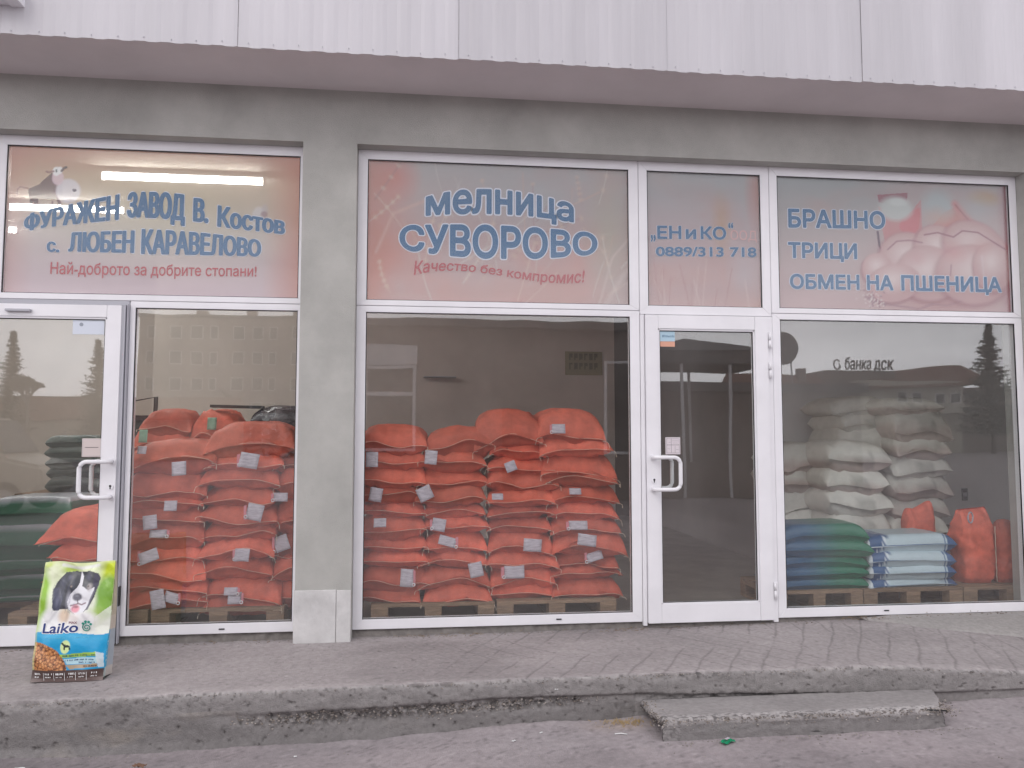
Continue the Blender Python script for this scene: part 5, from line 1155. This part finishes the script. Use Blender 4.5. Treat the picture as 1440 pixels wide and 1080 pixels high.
# low market hall opposite
t = thing('market_hall', 'low brown market hall standing across the street', 'building')
box('wall', -1.75, 5.4, -24, -14, -.3, 3.95, BR, t); box('roof', -1.9, 5.6, -24.2, -13.6, 3.952, 4.12, TARP, t)
box('white_panel', -1.45, -.12, -13.998, -13.93, 3.02, 3.5, MT['pvc'], t)
win_part(t, -1.40, .9, 1.25, 2.1, -13.98); box('window_rail', -1.4, -.15, -13.96, -13.90, 2.28, 2.38, MT['pvc'], t)
win_part(t, 4.55, .8, .8, 2.4, -13.98); box('door', 2.0, 2.9, -13.99, -13.93, -.25, 2.0, DGL, t)
# market canopy with hipped roof
t = thing('market_canopy', 'grey hipped market canopy on white posts across the street', 'canopy', (7.25, -15.5, -.3))
me = pydata('roof', [(-2.0, -1.6, 3.8), (2.0, -1.6, 3.8), (2.0, 1.6, 3.8), (-2.0, 1.6, 3.8), (0, 0, 4.3), (-2.0, -1.6, 3.45), (2.0, -1.6, 3.45), (2.0, 1.6, 3.45), (-2.0, 1.6, 3.45)],
            [(0, 1, 4), (1, 2, 4), (2, 3, 4), (3, 0, 4), (0, 5, 6, 1), (1, 6, 7, 2), (2, 7, 8, 3), (3, 8, 5, 0)]); obj('roof', me, TARP, t)
for x in (-1.9, -.65, .6, 1.85):
    for y in (-1.5, 1.5): box('post', x, x+.07, y-.03, y+.03, 0, 3.44, MT['pvc'], t)
box('counter', -1.8, 1.8, 1.2, 1.5, .0, .9, BR, t)
t = thing('market_stall', 'dark closed market stall standing behind the canopy', 'stall', (8.5, -21, -.3))
box('body', -5, 6, -2, 2, 0, 3.0, BR, t); box('roof', -5.2, 6.2, -2.2, 2.2, 3.002, 3.3, TARP, t)
# apartment block
t = thing('apartment_block', 'brown grey five storey apartment block far across the street', 'building', (-21, -80, -.3))
box('wall', -8.6, 8.8, -12, 0, 0, 14.2, mat('panel wall', (.30, .25, .23), .9, var=.12, vs_=.4), t); box('roof', -8.8, 9, -12.2, .2, 14.203, 14.5, TARP, t)
for x, h in ((-4, 1.0), (1.4, 1.3), (6.4, 2.0)): box('chimney', x, x+1.1, -5, -4, 14.503, 14.5+h, BR, t)
for fl in range(5):
    for k in range(8): win_part(t, -7.8+k*2.1+(.25 if k % 3 else 0), 1.0+fl*2.75, 1.2 if k % 3 else .8, 1.4, .003)
# bank block with roof letters (they face the far side, so only the mirror reads them)
t = thing('bank_building', 'dark flat roofed block with letters standing along its roof', 'building', (44.5, -70, -.3))
box('wall', -3.6, 4.3, -8, 0, 0, 8.45, BR, t); box('parapet', -4.3, -3.603, -8, 0, 0, 8.1, BR, t); box('step_wall', -4.9, -4.303, -8, 0, 0, 7.4, BR, t)
def rooftext(u, v): return (-1.2+5.2*u, .06, 8.55+1.0*v)
o = text_on('банка дск', rooftext, mat('dark sign letters', (.03, .03, .035), .6), t, .012, 'roof_letters', True, .15)
o.modifiers.new('thickness', 'SOLIDIFY').thickness = .12
bm = bmesh.new(); tube(bm, [(-2.1+.42*math.cos(k/16*2*PI), .06, 9.05+.5*math.sin(k/16*2*PI)) for k in range(2, 16)], .09, 6); tube(bm, [(-2.0, .06, 8.6), (-1.75, .06, 9.0), (-1.9, .06, 9.2)], .07, 6); obj('roof_emblem', bm, mat('dark emblem', (.03, .03, .035), .6), t)
t = thing('roofed_house', 'cream house with red brown roof and projecting windows across the street', 'house', (52, -68, -.3))
box('wall', -8.2, 2.8, -8, 0, 0, 7.2, CREAM, t); box('side_wing', 2.803, 18, -8, -1, 0, 6.6, BR, t)
me = pydata('roof', [(-8.8, .6, 6.2), (6, .6, 7.0), (6, -4.5, 9.3), (-3.3, -4.5, 8.6), (-8.8, -9, 6.2), (6, -9, 7.0)], [(0, 1, 2, 3), (3, 2, 5, 4), (0, 3, 4), (1, 5, 2)]); obj('roof', me, ROOF, t)
for x in (-4.4, -2.8, -.2, 1.4): win_part(t, x, 5.0, 1.1, 1.1, .003)
box('balcony', -3.6, 2.9, .003, 1.1, 3.9, 4.7, CREAM, t)
t = thing('low_house', 'long low house with red brown roof left of the bank block', 'house', (35, -62, -.3))
box('wall', -6, 3.4, -7, 0, 0, 4.6, CREAM, t)
me = pydata('roof', [(-6.4, .5, 4.4), (4.0, .5, 4.4), (2.6, -3.5, 7.6), (-6.4, -3.5, 7.6), (4.0, -8, 4.4), (-6.4, -8, 4.4)], [(0, 1, 2, 3), (3, 2, 4, 5), (1, 4, 2), (0, 3, 5)]); obj('roof', me, ROOF, t)
box('chimney', .6, 1.3, -3.2, -2.6, 6.6, 8.2, BR, t)
for x in (-4, -1, 1.6): win_part(t, x, 1.4, 1.2, 1.5, .003)
# round sign on a pole
t = thing('round_sign', 'dark round board on a thin pole beside the road', 'sign', (17.2, -30, -.3))
bm = bmesh.new(); tube(bm, [(0, -.04, 5.8), (0, .04, 5.8)], .74, 40); obj('disc', bm, mat('dark board', (.05, .055, .06), .6), t)
bm = bmesh.new(); tube(bm, [(.45, -.08, 0), (.45, -.08, 5.6)], .04, 8); obj('pole', bm, MT['pvcg'], t)
# trees
def conifer(x, y, h, r, label, seed, n=1500, lean=0):
    R_ = random.Random(seed); t = thing('conifer_tree', label, 'tree', (x, y, -.3))
    bm = bmesh.new(); tube(bm, [(0, 0, 0), (0, 0, h*.5), (0, 0, h*.98)], [.22, .13, .02], 8); obj('trunk', bm, BARK, t)
    V = []; F = []
    tiers = 30
    for k in range(tiers):
        z = h*(.16+.82*k/tiers); rad = r*(1-k/tiers)**.85*R_.uniform(.75, 1.12)
        for b in range(11):
            a = R_.uniform(0, 2*PI); L0 = rad*R_.uniform(.55, 1.1); m = int(7+L0*6)
            for q in range(m):
                f = (q+.5)/m; cx = math.cos(a)*L0*f; cy = math.sin(a)*L0*f; cz = z+.25*L0*f*f-.12*L0*f+R_.uniform(-.06, .06)
                s = .40*(1-f*.45)*R_.uniform(.7, 1.3)*max(.5, r/3)
                for w in range(2):
                    i = len(V); d = Vector((R_.gauss(0, 1), R_.gauss(0, 1), R_.gauss(-.2, .35))).normalized()*s; e = Vector((R_.gauss(0, 1), R_.gauss(0, 1), R_.gauss(0, .3))).normalized()*s*.6; c = Vector((cx, cy, cz))
                    V += [c-d*.4-e*.5, c+d, c-d*.2+e*.7]; F.append((i, i+1, i+2))
    obj('crown', pydata('crown', V, F), GRN, t)
conifer(51.6, -60, 12.2, 3.6, 'tall dark conifer right of the roofed houses', 1)
conifer(-22.4, -40, 7.6, 1.7, 'dark conifer at the far left across the street', 2)
conifer(-18.6, -42, 7.4, 1.8, 'dark conifer right of the pale bare tree', 3)
t = thing('bare_tree', 'pale leafless tree between two conifers across the street', 'tree', (-19.6, -36, -.3)); V = []; bm = bmesh.new(); R_ = random.Random(4)
def branch(p, d, L0, r, depth):
    r = max(r, .024); q = p+d*L0; tube(bm, [p, (p+q)/2+Vector((R_.gauss(0, .03), R_.gauss(0, .03), 0))*L0, q], [r, r*.85, r*.7], 5, cap=False)
    r = max(r, .028)
    if depth == 0: return
    for k in range(4): branch(q, (d+Vector((R_.gauss(0, .6), R_.gauss(0, .6), R_.uniform(-.05, .3)))).normalized(), L0*R_.uniform(.6, .82), r*.66, depth-1)
tr_ = bmesh.new(); tube(tr_, [(0, 0, 0), (.05, 0, 2.0)], [.16, .12], 8); obj('trunk', tr_, BARK, t)
branch(Vector((.05, 0, 2.0)), Vector((0, 0, 1)), .9, .10, 5); obj('crown', bm, PALE, t)
bm = bmesh.new(); R_ = random.Random(6)
for k in range(2600):
    x = R_.uniform(-60, 62); y = -54-R_.uniform(0, 5) if x < 30 else -90-R_.uniform(0, 6); z = R_.uniform(-.2, 2.7+1.2*math.sin(x*.35)); s = R_.uniform(.25, .6); v = [bm.verts.new((x+R_.gauss(0, s), y+R_.gauss(0, s), z+R_.gauss(0, s))) for _ in range(3)]; bm.faces.new(v)
o = obj('hedge', bm, mat('scrub', (.07, .065, .045), .95, var=.4, vs_=.8)); o['kind'] = 'stuff'
t = thing('long_shed', 'long low shed with red brown roof at the far left across the street', 'building', (-22, -48, -.3))
box('wall', -14, 9, -6, 0, 0, 2.7, CREAM, t); me = pydata('roof', [(-14.4, .5, 2.6), (9.4, .5, 2.6), (9.4, -3, 4.3), (-14.4, -3, 4.3), (9.4, -6.5, 2.6), (-14.4, -6.5, 2.6)], [(0, 1, 2, 3), (3, 2, 4, 5), (1, 4, 2), (0, 3, 5)]); obj('roof', me, ROOF, t)
# parked pale van
t = thing('parked_van', 'pale beige van parked at the far left of the street', 'van', (-9.6, -12.5, -.3))
prof = [(-2.2, .35), (1.75, .35), (1.95, .55), (1.9, .95), (1.15, 1.15), (.55, 1.95), (-2.1, 2.05), (-2.25, 1.2)]
bm = bmesh.new()
for sgn in (0,):
    a = [bm.verts.new((x, -.85, z)) for x, z in prof]; b = [bm.verts.new((x, .85, z)) for x, z in prof]; fs = [bm.faces.new(a), bm.faces.new(b[::-1])]
    for i in range(len(prof)): fs.append(bm.faces.new((a[(i+1) % 8], a[i], b[i], b[(i+1) % 8])))
    bmesh.ops.recalc_face_normals(bm, faces=fs); bmesh.ops.bevel(bm, geom=bm.edges[:], offset=.08, segments=3, affect='EDGES')
obj('body', bm, mat('beige car paint', (.55, .50, .42), .3), t)
me = pydata('side_window', [(-1.9, .856, 1.25), (.85, .856, 1.25), (.45, .856, 1.82), (-1.9, .856, 1.88)], [(0, 1, 2, 3)]); o = obj('side_window', me, DGL, t); o.modifiers.new('thickness', 'SOLIDIFY').thickness = .02
me = pydata('windscreen', [(1.10, -.7, 1.2), (1.10, .7, 1.2), (.62, .65, 1.88), (.62, -.65, 1.88)], [(0, 1, 2, 3)]); o = obj('windscreen', me, DGL, t); o.location = (.07, 0, .03); o.modifiers.new('thickness', 'SOLIDIFY').thickness = .02
for x in (-1.4, 1.25):
    for y in (-.88, .70):
        bm = bmesh.new(); tube(bm, [(x, y, .32), (x, y+.18, .32)], .32, 24); o = obj('wheel', bm, MT['gasket'], t)
        bm = bmesh.new(); tube(bm, [(x, y-.01, .32), (x, y+.19, .32)], .17, 16); obj('rim', bm, MT['pvcg'], o)
